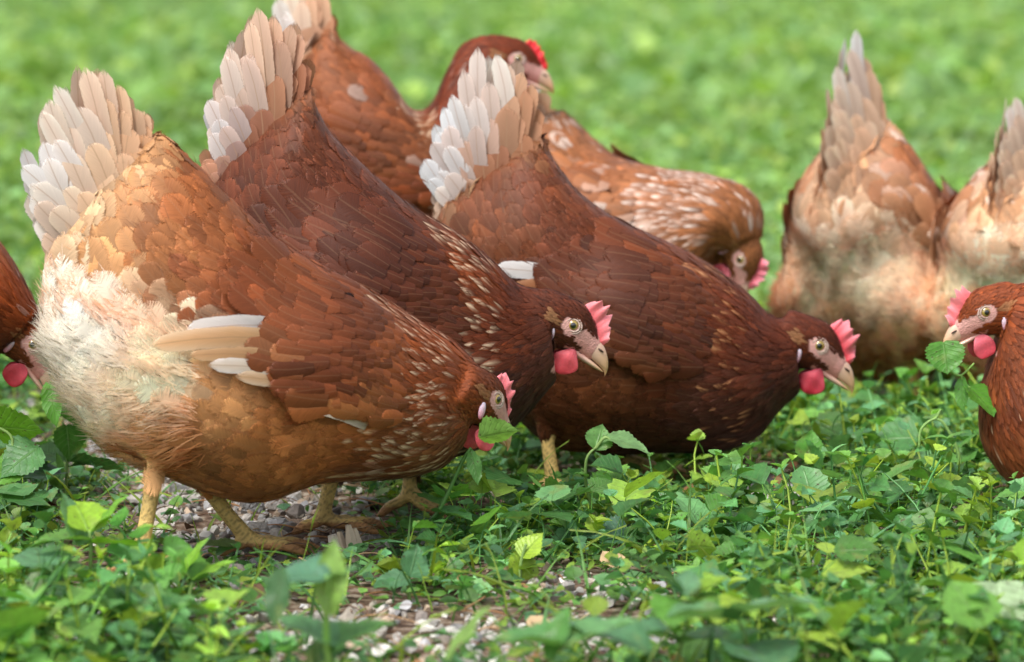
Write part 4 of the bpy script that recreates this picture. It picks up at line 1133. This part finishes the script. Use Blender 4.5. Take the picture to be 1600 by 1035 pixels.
big_rock(215, 792, 50, 24, (200, 192, 184), 'flat whitish rock behind the golden hen\'s rear leg', 7)
big_rock(1475, 806, 44, 26, (214, 192, 190), 'pinkish white rock among the leaves at right', 8)
# splintered piece of wood
g = Geo(); r_ = np.random.default_rng(4)
for k in range(9):
    a = np.array((r_.uniform(-.010, .010), r_.uniform(-.007, .007), 0.0)); b = a + (r_.uniform(-.012, -.004), r_.uniform(-.004, .004), r_.uniform(.018, .033))
    tube(g, [a, (a + b) / 2 + r_.normal(0, .0008, 3), b], [.0045, .0052, .0022], lin([(196, 180, 158), (140, 104, 70), (206, 196, 182)][k % 3]), 6, 6)
o = g.build('wood_chip', M_STRAW, smooth=False); p = ground_pt(545, 872); o.location = (p[0], p[1], -.002)
tag(o, 'weathered splintered chunk of wood standing on the gravel', 'wood chip')

# ------------------------------------------------------------------ leaves
def leaf_template(nr, nc, kind='ovate', fold=.25, droop=.35, serr=.06):
    s = np.linspace(0, 1, nr)
    cl = np.linspace(-1, 1, nc)
    if kind == 'ovate': w = np.interp(s, [0, .08, .25, .45, .65, .85, 1], [.04, .30, .47, .46, .34, .15, .01])
    elif kind == 'lance': w = np.interp(s, [0, .1, .3, .55, .8, 1], [.05, .12, .20, .22, .14, .01])
    elif kind == 'round': w = np.interp(s, [0, .05, .25, .5, .75, .93, 1], [.08, .38, .56, .56, .42, .18, .02])
    else: w = np.interp(s, [0, .4, 1], [.018, .022, .003])
    sw = np.where(np.arange(nr) % 2 == 0, 1 + serr * 1.3, 1 - serr)
    S, Cc = np.meshgrid(s, cl, indexing='ij')
    W = (w * sw)[:, None] * Cc
    Z = np.abs(W) * fold - droop * S ** 2 * .5 + 0.02 * np.sin(S * 9) * np.abs(Cc) + .10 * S
    X = S - .04 * np.abs(Cc)
    V = np.stack((X, W, Z), -1).reshape(-1, 3)
    uv = np.stack((S, Cc, 0 * S), -1).reshape(-1, 3)
    return V, grid_faces(nr, nc), uv
T_OV = [leaf_template(11, 5, 'ovate', f, d, .09) for f, d in ((.15, .2), (.45, .6), (.25, .9), (.6, .1))]
T_LA = [leaf_template(9, 5, 'lance', f, d, .05) for f, d in ((.3, .4), (.4, .9), (.2, .1))]
T_RO = [leaf_template(9, 5, 'round', f, d, .05) for f, d in ((.15, .3), (.35, .6))]
T_SM = [leaf_template(5, 3, 'round', .2, .3, 0), leaf_template(5, 3, 'ovate', .3, .3, 0), leaf_template(5, 3, 'lance', .3, .6, 0)]
T_GR = [leaf_template(7, 3, 'grass', .6, d, 0) for d in (.3, .9, 1.5)]
GREENS = 1.3 * np.array([lin(c) for c in ((86, 132, 60), (70, 118, 62), (104, 150, 66), (84, 132, 88), (60, 104, 52), (128, 162, 62), (98, 146, 90), (76, 122, 50))])
def put_leaves(g, tpls, pos, az, el, roll, size, colr, r_):
    n = len(pos)
    tp = r_.integers(0, len(tpls), n)
    ce, se = np.cos(el), np.sin(el)
    dx = np.stack((ce * np.cos(az), ce * np.sin(az), se), 1)
    up0 = np.stack((-se * np.cos(az), -se * np.sin(az), ce), 1)
    sd0 = np.cross(up0, dx)
    cr, sr = np.cos(roll)[:, None], np.sin(roll)[:, None]
    sd = sd0 * cr + up0 * sr; up = -sd0 * sr + up0 * cr
    rnd = r_.random(n)
    for k, (V, F, uv) in enumerate(tpls):
        s = tp == k; m = s.sum()
        if not m: continue
        P = pos[s][:, None] + (V[None, :, 0:1] * dx[s][:, None] + V[None, :, 1:2] * sd[s][:, None] + V[None, :, 2:3] * up[s][:, None]) * size[s][:, None, None]
        P[..., 2] = np.maximum(P[..., 2], 0.0015)
        FF = (F[None] + (np.arange(m) * len(V))[:, None, None]).reshape(-1, 4)
        U = np.tile(uv, (m, 1)); U[:, 2] = np.repeat(rnd[s], len(V))
        g.add(P.reshape(-1, 3), FF, None, np.repeat(colr[s], len(V), 0), U)
def put_stems(g, a, b, rad, colr, r_, bow=.2):
    """thin bowed three sided stems from a to b"""
    n = len(a); ns = 5
    t = np.linspace(0, 1, ns)[None, :, None]
    mid = (b - a)
    bowv = np.cross(mid, (0, 0, 1.0)) * r_.normal(0, bow, (n, 1)) + np.array((0, 0, 1)) * np.abs(np.linalg.norm(mid[:, :2], axis=1))[:, None] * bow
    P = a[:, None] + mid[:, None] * t + bowv[:, None] * (np.sin(t * math.pi))
    sd = unit(np.cross(mid, r_.normal(0, 1, (n, 3)))); s2 = unit(np.cross(mid, sd))
    rr = np.broadcast_to(np.asarray(rad), (n,))[:, None, None] * (1 - .45 * t)
    V = np.stack([P + rr * (sd[:, None] * math.cos(q) + s2[:, None] * math.sin(q)) for q in (0, 2.09, 4.19)], 2)
    F = grid_faces(ns, 3, True)
    FF = (F[None] + (np.arange(n) * ns * 3)[:, None, None]).reshape(-1, 4)
    g.add(V.reshape(-1, 3), FF, None, np.repeat(colr, ns * 3, 0))

def patchy(x, y, s=1.0):
    return (np.sin(x * 7 * s + 2 + np.sin(y * 5 * s)) * np.sin(y * 6 * s + 1.3 * np.sin(x * 4 * s)) + .5 * np.sin(x * 17 * s + y * 13 * s)) / 1.5

# plants must stay out of the hens' bodies: height allowed above each spot
HENS = [(o.matrix_basis, o) for o in scene.objects if o.name.split('.')[0] == 'hen']
foot = []
for o in scene.objects:
    if o.name.split('.')[0] == 'body' and o.parent:
        me = o.data; c = np.zeros(len(me.vertices) * 3, np.float32); me.vertices.foreach_get('co', c); c = c.reshape(-1, 3)[::7].astype(float)
        a = o.parent.rotation_euler[2]; ca, sa = math.cos(a), math.sin(a)
        wx = c[:, 0] * ca - c[:, 1] * sa + o.parent.location[0]; wy = c[:, 0] * sa + c[:, 1] * ca + o.parent.location[1]
        foot.append(np.stack((wx, wy, c[:, 2]), 1))
foot = np.vstack(foot)
GX0, GY0, GC = -2.0, 2.0, 0.012
hm = np.full((340, 340), 9.0)
ix = ((foot[:, 0] - GX0) / GC).astype(int); iy = ((foot[:, 1] - GY0) / GC).astype(int)
ok = (ix > 1) & (iy > 1) & (ix < 338) & (iy < 338)
for dx_ in (-2, -1, 0, 1, 2):
    for dy_ in (-2, -1, 0, 1, 2):
        np.minimum.at(hm, (np.clip(ix[ok] + dx_, 0, 339), np.clip(iy[ok] + dy_, 0, 339)), foot[ok, 2])
def allowed(x, y):
    i = np.clip(((x - GX0) / GC).astype(int), 0, 339); j = np.clip(((y - GY0) / GC).astype(int), 0, 339)
    inside = (x > GX0) & (x < GX0 + 340 * GC) & (y > GY0) & (y < GY0 + 340 * GC)
    return np.where(inside, hm[i, j], 9.0)

def green(n, r_, yel=.12):
    c = GREENS[r_.integers(0, len(GREENS), n)] * np.exp(r_.normal(0, .18, (n, 1)))
    k = r_.random(n) < yel
    c[k] = lin((150, 178, 64)) * r_.uniform(.7, 1.1, (k.sum(), 1))
    return c

def sprigs(g, gs, x, y, hgt, lsize, r_, tpls, nodes=4, yel=.1):
    """little plants: a stem with opposite pairs of leaves"""
    n = len(x)
    base = np.stack((x, y, np.zeros(n)), 1)
    lean = r_.normal(0, .35, (n, 2)) * hgt[:, None]
    top = base + np.concatenate((lean, hgt[:, None]), 1)
    put_stems(gs, base, top, np.clip(hgt * .022, .0005, .0018), green(n, r_, .3) * 1.25, r_, .12)
    az0 = r_.uniform(0, 6.28, n)
    pc = green(n, r_, yel)
    for k in range(nodes):
        f = (k + 1.0) / nodes
        p = base + (top - base) * f
        for sd_ in (0, math.pi):
            m = r_.random(n) < .88
            az = az0 + k * 1.57 + sd_ + r_.normal(0, .3, n)
            el = r_.normal(.15 + .35 * (f > .9), .35, n)
            sz = lsize * np.interp(f, [0, .5, 1], [.7, 1.0, .6]) * r_.uniform(.7, 1.2, n)
            cc_ = pc * np.exp(r_.normal(0, .12, (n, 1))) * (1 + .25 * (f > .9))
            put_leaves(g, tpls, p[m], az[m], el[m], r_.normal(0, .35, n)[m], sz[m], cc_[m], r_)

VX = .95
def area_pts(n, y0, y1, r_, wfac=.175, pad=.15):
    y = y0 + (y1 - y0) * r_.random(n)
    # denser where the picture looks closer is not needed: even over the ground
    x = r_.uniform(-1, 1, n) * (wfac * y1 + pad)
    k = np.abs(x) < wfac * y + pad
    return x[k], y[k]

gl, gs = Geo(), Geo()
r_ = np.random.default_rng(2)
# low mat of small leaves
x, y = area_pts(36000, 2.45, 4.9, r_)
b = bare(x, y); k = r_.random(len(x)) > b * 0.93
x, y = x[k], y[k]
z = r_.uniform(.002, .022, len(x)) * (1 + .6 * patchy(x, y)); z = np.minimum(z, allowed(x, y) * .8 - .003).clip(.002)
put_leaves(gl, T_SM, np.stack((x, y, z), 1), r_.uniform(0, 6.28, len(x)), r_.normal(.2, .4, len(x)), r_.normal(0, .4, len(x)), r_.uniform(.006, .015, len(x)), green(len(x), r_) * .85, r_)
# middle sprigs
x, y = area_pts(5200, 2.45, 4.9, r_)
b = bare(x, y); al = allowed(x, y)
h = r_.uniform(.018, .055, len(x)) * (1 + .4 * patchy(x, y, 1.5))
k = (r_.random(len(x)) > b * 1.6) & (h + .012 < al) & (r_.random(len(x)) > low(x, y) * .75); h = h * (1 - .6 * low(x, y))
sprigs(gl, gs, x[k], y[k], h[k], r_.uniform(.010, .024, k.sum()), r_, T_OV, 4)
x, y = area_pts(1500, 2.45, 4.9, r_)
b = bare(x, y); al = allowed(x, y); h = r_.uniform(.012, .04, len(x)); k = (r_.random(len(x)) > b*1.6) & (h + .012 < al) & (r_.random(len(x)) > low(x, y) * .75); h = h * (1 - .6 * low(x, y))
sprigs(gl, gs, x[k], y[k], h[k], r_.uniform(.016, .032, k.sum()), r_, T_LA, 3)
# taller weeds at the right and in the near left corner
x, y = area_pts(900, 2.45, 4.2, r_); pp = project(np.stack((x, y, 0 * x), 1)); h = r_.uniform(.045, .085, len(x))
k = ((pp[:, 0] > 1080) | ((pp[:, 0] < 300) & (pp[:, 1] > 860))) & (h + .02 < allowed(x, y)) & (r_.random(len(x)) > bare(x, y)) & (r_.random(len(x)) < .6) & (low(x, y) < .3)
# none in front of the birds' heads and feet
k &= ~((pp[:, 1] - h * F_PX / y < 690) & (pp[:, 0] > 1080) & (pp[:, 0] < 1420) & (pp[:, 1] > 760))
sprigs(gl, gs, x[k], y[k], h[k], r_.uniform(.018, .032, k.sum()), r_, T_OV + T_LA, 4)
# larger ovate leaves lying in the mat
x, y = area_pts(2000, 2.45, 4.9, r_)
b = bare(x, y); al = allowed(x, y); k = (r_.random(len(x)) > b * 1.7) & (r_.random(len(x)) > low(x, y) * .8)
x, y = x[k], y[k]; z = np.minimum(r_.uniform(.012, .05, len(x)), al[k] - .02).clip(.004)
P = np.stack((x, y, z), 1)
az = r_.uniform(0, 6.28, len(x))
put_leaves(gl, T_OV + T_RO, P, az, r_.normal(.1, .35, len(x)), r_.normal(0, .35, len(x)), r_.uniform(.018, .042, len(x)), green(len(x), r_) * 1.1, r_)
put_stems(gs, P * (1, 1, 0) + r_.normal(0, .01, P.shape) * (1, 1, 0), P, .0008, green(len(x), r_, .3) * 1.2, r_, .2)
# grass blades
x, y = area_pts(6500, 2.45, 4.9, r_)
b = bare(x, y); al = allowed(x, y); h = r_.uniform(.02, .06, len(x)); k = (r_.random(len(x)) > b * .8) & (h < al)
x, y, h = x[k], y[k], h[k]
put_leaves(gl, T_GR, np.stack((x, y, 0 * x), 1), r_.uniform(0, 6.28, len(x)), r_.uniform(.5, 1.4, len(x)), r_.normal(0, .3, len(x)), h * 1.3, green(len(x), r_, .3), r_)
tag(gl.build('ground_cover', M_LEAF), 'dense mat of small green weeds and clover like leaves', 'ground cover', kind='stuff')
tag(gs.build('weed_stems', M_STEM), 'thin pale green stems among the weeds', 'weed stems', kind='stuff')

# the lawn behind, out of focus
gb = Geo(); gst = Geo()
x, y = area_pts(60000, 4.8, 12, r_, .2, .3)
h = r_.uniform(.02, .06, len(x)) * (1 + .5 * patchy(x, y, .6)); h = np.minimum(h, allowed(x, y) * .8)
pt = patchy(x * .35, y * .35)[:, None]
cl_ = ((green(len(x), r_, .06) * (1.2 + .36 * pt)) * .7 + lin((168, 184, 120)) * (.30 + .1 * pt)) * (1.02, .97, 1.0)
put_leaves(gb, T_OV[:2] + T_LA[:1], np.stack((x, y, h * .6), 1), r_.uniform(0, 6.28, len(x)), r_.normal(.5, .4, len(x)), r_.normal(0, .5, len(x)), r_.uniform(.018, .04, len(x)), cl_, r_)
x, y = area_pts(70000, 12, 60, r_, .2, .5)
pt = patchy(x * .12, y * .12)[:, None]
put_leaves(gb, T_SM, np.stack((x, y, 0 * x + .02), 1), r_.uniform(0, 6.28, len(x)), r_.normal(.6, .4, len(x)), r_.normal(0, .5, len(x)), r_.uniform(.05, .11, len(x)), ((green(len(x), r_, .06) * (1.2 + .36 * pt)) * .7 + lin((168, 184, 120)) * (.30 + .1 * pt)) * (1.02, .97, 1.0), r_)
tag(gb.build('lawn', M_LEAF), 'bright green lawn blurring away behind the hens', 'lawn', kind='stuff')

# straw, dry stems and twigs
g = Geo()
x, y = area_pts(1500, 2.45, 4.3, r_)
b = bare(x, y); k = r_.random(len(x)) < .15 + b
x, y = x[k], y[k]; n = len(x)
a = np.stack((x, y, r_.uniform(.002, .012, n)), 1); az = r_.uniform(0, 6.28, n); L = r_.uniform(.012, .06, n)
b_ = a + np.stack((np.cos(az) * L, np.sin(az) * L, r_.normal(0, .004, n)), 1); b_[:, 2] = b_[:, 2].clip(.002)
dc = np.array([lin(c) for c in ((176, 140, 100), (196, 168, 130), (130, 92, 62), (150, 110, 76), (110, 84, 66))])
put_stems(g, a, b_, r_.uniform(.0004, .0011, n), dc[r_.integers(0, 5, n)], r_, .1)
n = 260
x, y = area_pts(n, 2.5, 4.0, r_); n = len(x)
put_leaves(g, T_SM, np.stack((x, y, 0 * x + .006), 1), r_.uniform(0, 6.28, n), r_.normal(.1, .3, n), r_.normal(0, .5, n), r_.uniform(.01, .025, n), dc[r_.integers(0, 5, n)], r_)
tag(g.build('straw', M_STRAW), 'dry brown straw, twigs and dead leaves on the soil', 'straw', kind='stuff')

# ------------------------------------------------------------------ single plants one can point to
def weed(label, base_px, segs, leaves_, group=None, cat='weed', colr=(96, 146, 66), z0=0.0, Y=None, stemc=(130, 160, 90), srad=.0016, seed=0, name='weed'):
    """base_px: where it stands; segs: stem polylines in photo pixels at the plant's own distance (dy metres towards us optional);
    leaves_: (u, v, azimuth deg, elevation deg, size m, template kind, colour, roll)"""
    r_ = np.random.default_rng(seed + 100)
    p = ground_pt(*base_px) if Y is None else np.array((at_depth(base_px[0], base_px[1], Y)))
    root = empty(name, p if Y is None else tuple(p))
    tag(root, label, cat, group)
    def L(u, v, dy=0.0):
        return at_depth(u, v, p[1] - dy) - p
    g = Geo()
    for s in segs:
        pts = [L(*q) for q in s]
        tube(g, pts, np.linspace(srad, srad * .7, len(pts)), lin(stemc), 8, max(6, len(pts) * 5))
    g.build('stem', M_STEM, root)
    for q in leaves_:
        u, v, az, el, sz, kd_ = q[:6]
        c = q[6] if len(q) > 6 and q[6] else colr
        roll = q[7] if len(q) > 7 else r_.normal(0, 12)
        dy = q[8] if len(q) > 8 else 0.0
        nr_, nc_ = 21, 9
        fold, droop = r_.uniform(.1, .35), r_.uniform(.2, .5)
        V, F, uv = leaf_template(nr_, nc_, kd_, fold, droop, .055)
        V[:, 2] += .018 * np.sin(uv[:, 0] * 14 + 2 * uv[:, 1]) * np.abs(uv[:, 1]) ** .5
        g = Geo()
        n0 = np.array([L(u, v, dy)])
        one = lambda a: np.array([a], float)
        put = [(V, F, uv)]
        def place():
            e, a_, rl = R(el), R(az), R(roll)
            dx = np.array((math.cos(e) * math.cos(a_), math.cos(e) * math.sin(a_), math.sin(e)))
            up0 = np.array((-math.sin(e) * math.cos(a_), -math.sin(e) * math.sin(a_), math.cos(e)))
            sd0 = np.cross(up0, dx)
            sd = sd0 * math.cos(rl) + up0 * math.sin(rl); up = -sd0 * math.sin(rl) + up0 * math.cos(rl)
            return n0 + (V[:, 0:1] * dx + V[:, 1:2] * sd + V[:, 2:3] * up) * sz
        U = uv.copy(); U[:, 2] = r_.random()
        g.add(place(), F, None, lin(c) * np.exp(r_.normal(0, .08)), U)
        g.build('leaf', M_LEAF, root)
    return root

BL = (92, 138, 98); YG = (140, 178, 54); DG = (64, 108, 56); MG = (86, 138, 62)
# right foreground
weed('large pale round leaf hanging at the bottom right corner, speckled with dark dots', (1560, 1010), [[(1560, 1010), (1566, 960, .02), (1558, 912, .04)]],
     [(1556, 912, -92, -60, .042, 'round', (164, 188, 146), 4, .07), (1540, 930, 170, 5, .03, 'ovate', DG)], seed=1)
weed('leafy weed at bottom right of centre with a broad blurred blue green leaf on top', (1050, 1060), [[(1050, 1060, .05), (1070, 985, .06), (1078, 930, .07)]],
     [(1066, 925, 160, 35, .048, 'ovate', BL, 20, .07), (1070, 930, 75, 50, .022, 'ovate', BL, 0, .07), (1080, 935, 20, 25, .032, 'ovate', YG, 0, .07), (1075, 940, -110, -15, .038, 'round', (100, 152, 66), 0, .07),
      (1078, 935, -50, -5, .03, 'ovate', MG, 0, .07), (1055, 1000, 190, 8, .05, 'ovate', BL, 0, .06), (1062, 1005, -20, 10, .045, 'ovate', (104, 156, 92), 0, .06)], seed=2)
weed('broad leaved weed at the bottom edge, one big blurred leaf folded at its tip', (1180, 1070), [[(1180, 1070, .08), (1165, 1000, .09), (1150, 960, .1)]],
     [(1135, 965, -10, 12, .062, 'round', (112, 160, 110), -8, .1), (1150, 970, 195, 5, .05, 'round', (106, 156, 100), 6, .1), (1170, 1010, -70, -10, .055, 'ovate', BL, 0, .1), (1160, 1010, 120, 20, .04, 'ovate', MG, 0, .09)], seed=3)
weed('tall thin weed with two leaves at its tip in front of the white tailed hen', (940, 830), [[(945, 830), (918, 770, .01), (916, 720, .02), (930, 700, .02)], [(930, 702, .02), (945, 684, .02), (955, 690, .02)]],
     [(930, 702, 60, 55, .026, 'ovate', (110, 158, 84), 40, .02), (948, 686, -12, -12, .040, 'ovate', (120, 160, 100), 10, .02), (930, 740, -20, -60, .030, 'round', (92, 148, 52), 0, .02), (918, 745, 200, 20, .014, 'ovate', MG, 0, .02)], seed=4)
weed('bright yellow green weed leaves near the dry straw at bottom centre', (812, 915), [[(812, 915), (814, 880), (822, 850)]],
     [(812, 905, 70, 68, .030, 'ovate', (158, 186, 62), 50), (816, 870, 25, 45, .026, 'ovate', (164, 196, 64), 30), (808, 908, 165, 15, .024, 'ovate', (146, 184, 70)), (815, 890, -30, 15, .02, 'ovate', (130, 170, 70))], colr=YG, seed=5)
weed('dark stemmed weed whose crinkled leaf covers the beak of the golden hen', (640, 870), [[(640, 868), (690, 790), (722, 722), (736, 700)]],
     [(750, 684, -4, 10, .034, 'ovate', (128, 172, 86), -50, .045), (690, 790, 150, 20, .030, 'ovate', MG), (680, 800, -20, -10, .034, 'round', (92, 150, 84)), (735, 705, -60, -60, .03, 'lance', MG), (655, 830, 120, 20, .028, 'ovate', MG), (650, 840, 0, 20, .03, 'ovate', DG)], stemc=(84, 128, 60), srad=.002, seed=6)
weed('weed with a bluish upright leaf below the breast of the golden hen', (640, 940), [[(640, 940), (636, 900)]],
     [(640, 900, 60, 60, .028, 'ovate', (92, 140, 96), 60), (638, 905, 200, -5, .03, 'ovate', BL), (640, 910, -30, 10, .028, 'lance', BL), (630, 915, 230, 5, .035, 'lance', (84, 132, 84))], seed=7)
weed('round toothed leaf in front of the white tailed hen\'s leg', (880, 830), [[(880, 830), (862, 790), (850, 770)]],
     [(855, 765, -30, -14, .034, 'round', (112, 164, 84), -30), (860, 790, 200, 0, .026, 'ovate', (90, 150, 82)), (878, 818, 40, 30, .02, 'ovate', MG)], seed=8)
weed('dark bluish round leaf in the middle of the green mat', (950, 870), [[(950, 870), (945, 845)]], [(980, 838, 185, 6, .036, 'round', (70, 112, 84), -25), (945, 850, -10, 20, .022, 'ovate', MG)], seed=9)
weed('heart shaped leaf on a reclining stem right below the breast of the white tailed hen', (1390, 800), [[(1390, 800), (1340, 765), (1290, 738), (1275, 735)]],
     [(1275, 738, 140, 60, .034, 'round', (92, 148, 82), 50), (1290, 740, -130, -40, .022, 'lance', MG), (1262, 720, 60, 70, .03, 'ovate', (96, 156, 62), 40), (1340, 768, 60, 30, .022, 'ovate', (104, 150, 70)), (1350, 770, -60, -5, .02, 'ovate', BL)], seed=10)
weed('small yellowing leaf with dark spots in the right hand weeds', (1440, 880), [[(1440, 880), (1420, 850), (1445, 825)]], [(1432, 822, -60, -50, .032, 'ovate', (140, 170, 66), 10), (1440, 822, 60, 45, .022, 'ovate', (122, 160, 98)), (1432, 826, 150, 30, .018, 'ovate', BL), (1425, 840, 20, 10, .03, 'ovate', BL)], seed=11)
weed('weed with curling pale stem in front of the right hand hen', (1480, 790), [[(1495, 790), (1500, 720), (1480, 670), (1462, 655), (1440, 670), (1436, 700)], [(1462, 655), (1470, 640)]],
     [(1455, 655, 95, 10, .014, 'ovate', (120, 168, 84)), (1500, 720, 20, 30, .022, 'ovate', MG), (1500, 740, 200, 10, .024, 'ovate', (92, 150, 92)), (1490, 760, -20, 0, .028, 'ovate', MG), (1500, 700, 10, 40, .02, 'lance', MG)], stemc=(140, 180, 100), seed=12)
# left foreground
weed('tall weed at the left edge with a bright green toothed leaf on top', (-20, 850), [[(-20, 850), (0, 770), (20, 690), (-10, 665)]],
     [(-12, 668, -5, -4, .046, 'ovate', (120, 178, 52), -55), (60, 700, 210, -30, .042, 'ovate', (84, 134, 76), -40), (40, 730, 190, -10, .045, 'ovate', (100, 152, 60), -30), (20, 790, -10, -5, .045, 'ovate', (72, 120, 54), -20), (10, 770, 200, -10, .04, 'ovate', MG)], seed=13)
weed('weed with narrow arching leaves pointing at the golden hen\'s rear leg', (100, 800), [[(100, 800), (105, 720), (98, 660)]],
     [(98, 652, -20, -35, .050, 'lance', (88, 140, 64), -30), (104, 665, -60, -75, .034, 'ovate', (74, 126, 50), 0), (108, 722, -8, -8, .055, 'lance', (66, 110, 54), -35), (108, 730, 30, 0, .05, 'lance', (80, 136, 64), -20), (98, 650, 110, 55, .05, 'lance', (96, 148, 60), 0), (100, 720, 150, 15, .04, 'ovate', MG), (100, 740, 210, -5, .05, 'ovate', DG)], seed=14)
weed('bright yellow green leafy rosette in the left foreground', (140, 960), [[(138, 960, .02), (142, 870, .03), (140, 830, .03)]],
     [(138, 830, 120, 40, .034, 'round', (150, 190, 54), 0, .03), (140, 832, 35, 38, .042, 'lance', (120, 176, 54), -10, .03), (140, 850, -10, 2, .05, 'lance', (124, 178, 56), -20, .03), (120, 850, 130, 62, .045, 'ovate', (116, 164, 110), 30, .03), (138, 845, 200, 5, .045, 'ovate', (100, 150, 66), 0, .03), (100, 880, 250, -10, .04, 'ovate', (78, 120, 66), 0, .03)], seed=15)
weed('large blue green leaf with veins in the left foreground', (230, 1010), [[(230, 1010, .04), (215, 960, .05), (150, 930, .05)], [(230, 1010, .04), (235, 970, .05)]],
     [(150, 940, -12, -8, .050, 'ovate', (100, 150, 100), -35, .05), (225, 985, -60, -20, .05, 'round', (96, 146, 90), -10, .05), (236, 965, 60, 40, .03, 'ovate', MG, 0, .05), (210, 930, -20, -20, .032, 'ovate', (110, 158, 84), 30, .05)], seed=16)
weed('pale spotted leaf lying flat in the left foreground', (180, 960), [[(180, 960, .02), (176, 935, .02)]], [(130, 926, -8, 4, .034, 'ovate', (140, 166, 96), -20, .02), (60, 890, -100, -70, .05, 'lance', (128, 150, 110), 30, .06), (62, 890, 100, 20, .04, 'ovate', BL, 0, .06)], seed=17)
weed('blurred grassy plant at the bottom edge with a wide drooping stem', (500, 1080), [[(520, 1080, .1), (510, 990, .11), (512, 900, .12)]],
     [(512, 905, 170, 5, .038, 'ovate', (96, 148, 116), -20, .12), (505, 905, 30, 10, .03, 'lance', (100, 150, 100), 0, .12), (440, 890, 255, -60, .04, 'lance', (64, 110, 60), 0, .12), (515, 960, 80, 75, .05, 'lance', (140, 180, 84), 0, .12), (520, 1010, 160, 25, .05, 'ovate', (100, 150, 96), 0, .11), (520, 1020, 30, 25, .05, 'ovate', (90, 140, 70), 0, .11)], stemc=(130, 176, 84), srad=.0026, seed=18)
weed('blurred broad leaves at the bottom edge below the bare soil', (850, 1090), [[(850, 1090, .1), (860, 1030, .11), (900, 1000, .12)]],
     [(880, 1010, 175, 5, .055, 'ovate', (96, 150, 84), 0, .12), (890, 1010, 10, 18, .05, 'ovate', (110, 160, 100), 0, .12), (860, 1030, 60, 60, .04, 'lance', (84, 140, 60), 0, .12), (1010, 1020, 170, 22, .06, 'round', (96, 150, 100), 0, .1), (700, 1030, 20, 50, .045, 'lance', (140, 180, 90), 0, .1)], seed=19)
weed('crinkled grey green leaf lying on the gravel between the golden hen\'s feet', (340, 880), [[(340, 885), (335, 862)]], [(372, 858, 188, 6, .036, 'round', (150, 176, 140), 10), (335, 868, -20, 25, .02, 'ovate', MG), (392, 905, 20, 12, .03, 'ovate', (88, 132, 84)), (330, 900, 35, 30, .034, 'ovate', (120, 176, 56))], seed=20)
weed('upright bright green leaves in front of the golden hen\'s front foot', (290, 960), [[(290, 960, .03), (300, 910, .03)]],
     [(300, 905, 120, 45, .04, 'ovate', (110, 166, 62), 20, .03), (288, 900, 30, 60, .034, 'lance', (132, 182, 54), 0, .03), (300, 905, 15, 20, .036, 'ovate', (130, 180, 60), 0, .03), (235, 925, 130, 20, .034, 'ovate', (118, 172, 76), -30, .03)], seed=21)

# sprigs held in the beaks
weed('green sprig with three leaves hanging from the beak of the hen at the right edge', (1470, 556), [[(1480, 576), (1500, 587), (1522, 568)], [(1502, 586), (1506, 600), (1516, 606)]],
     [(1474, 535, -78, -66, .030, 'round', (86, 144, 52), 12), (1504, 590, -95, -70, .032, 'lance', (92, 150, 60), 30), (1514, 606, -42, -42, .036, 'round', (92, 152, 52), 0)], Y=3.33, stemc=(140, 180, 90), srad=.0011, seed=30, name='leaf_sprig', cat='leaf sprig')
weed('narrow green leaf hanging from the beak of the hen at the left edge', (75, 600), [[(80, 606), (86, 625), (90, 645)]], [(76, 598, -62, -66, .040, 'lance', (92, 152, 52), 30)], Y=3.24, srad=.001, seed=31, name='leaf_sprig', cat='leaf sprig')
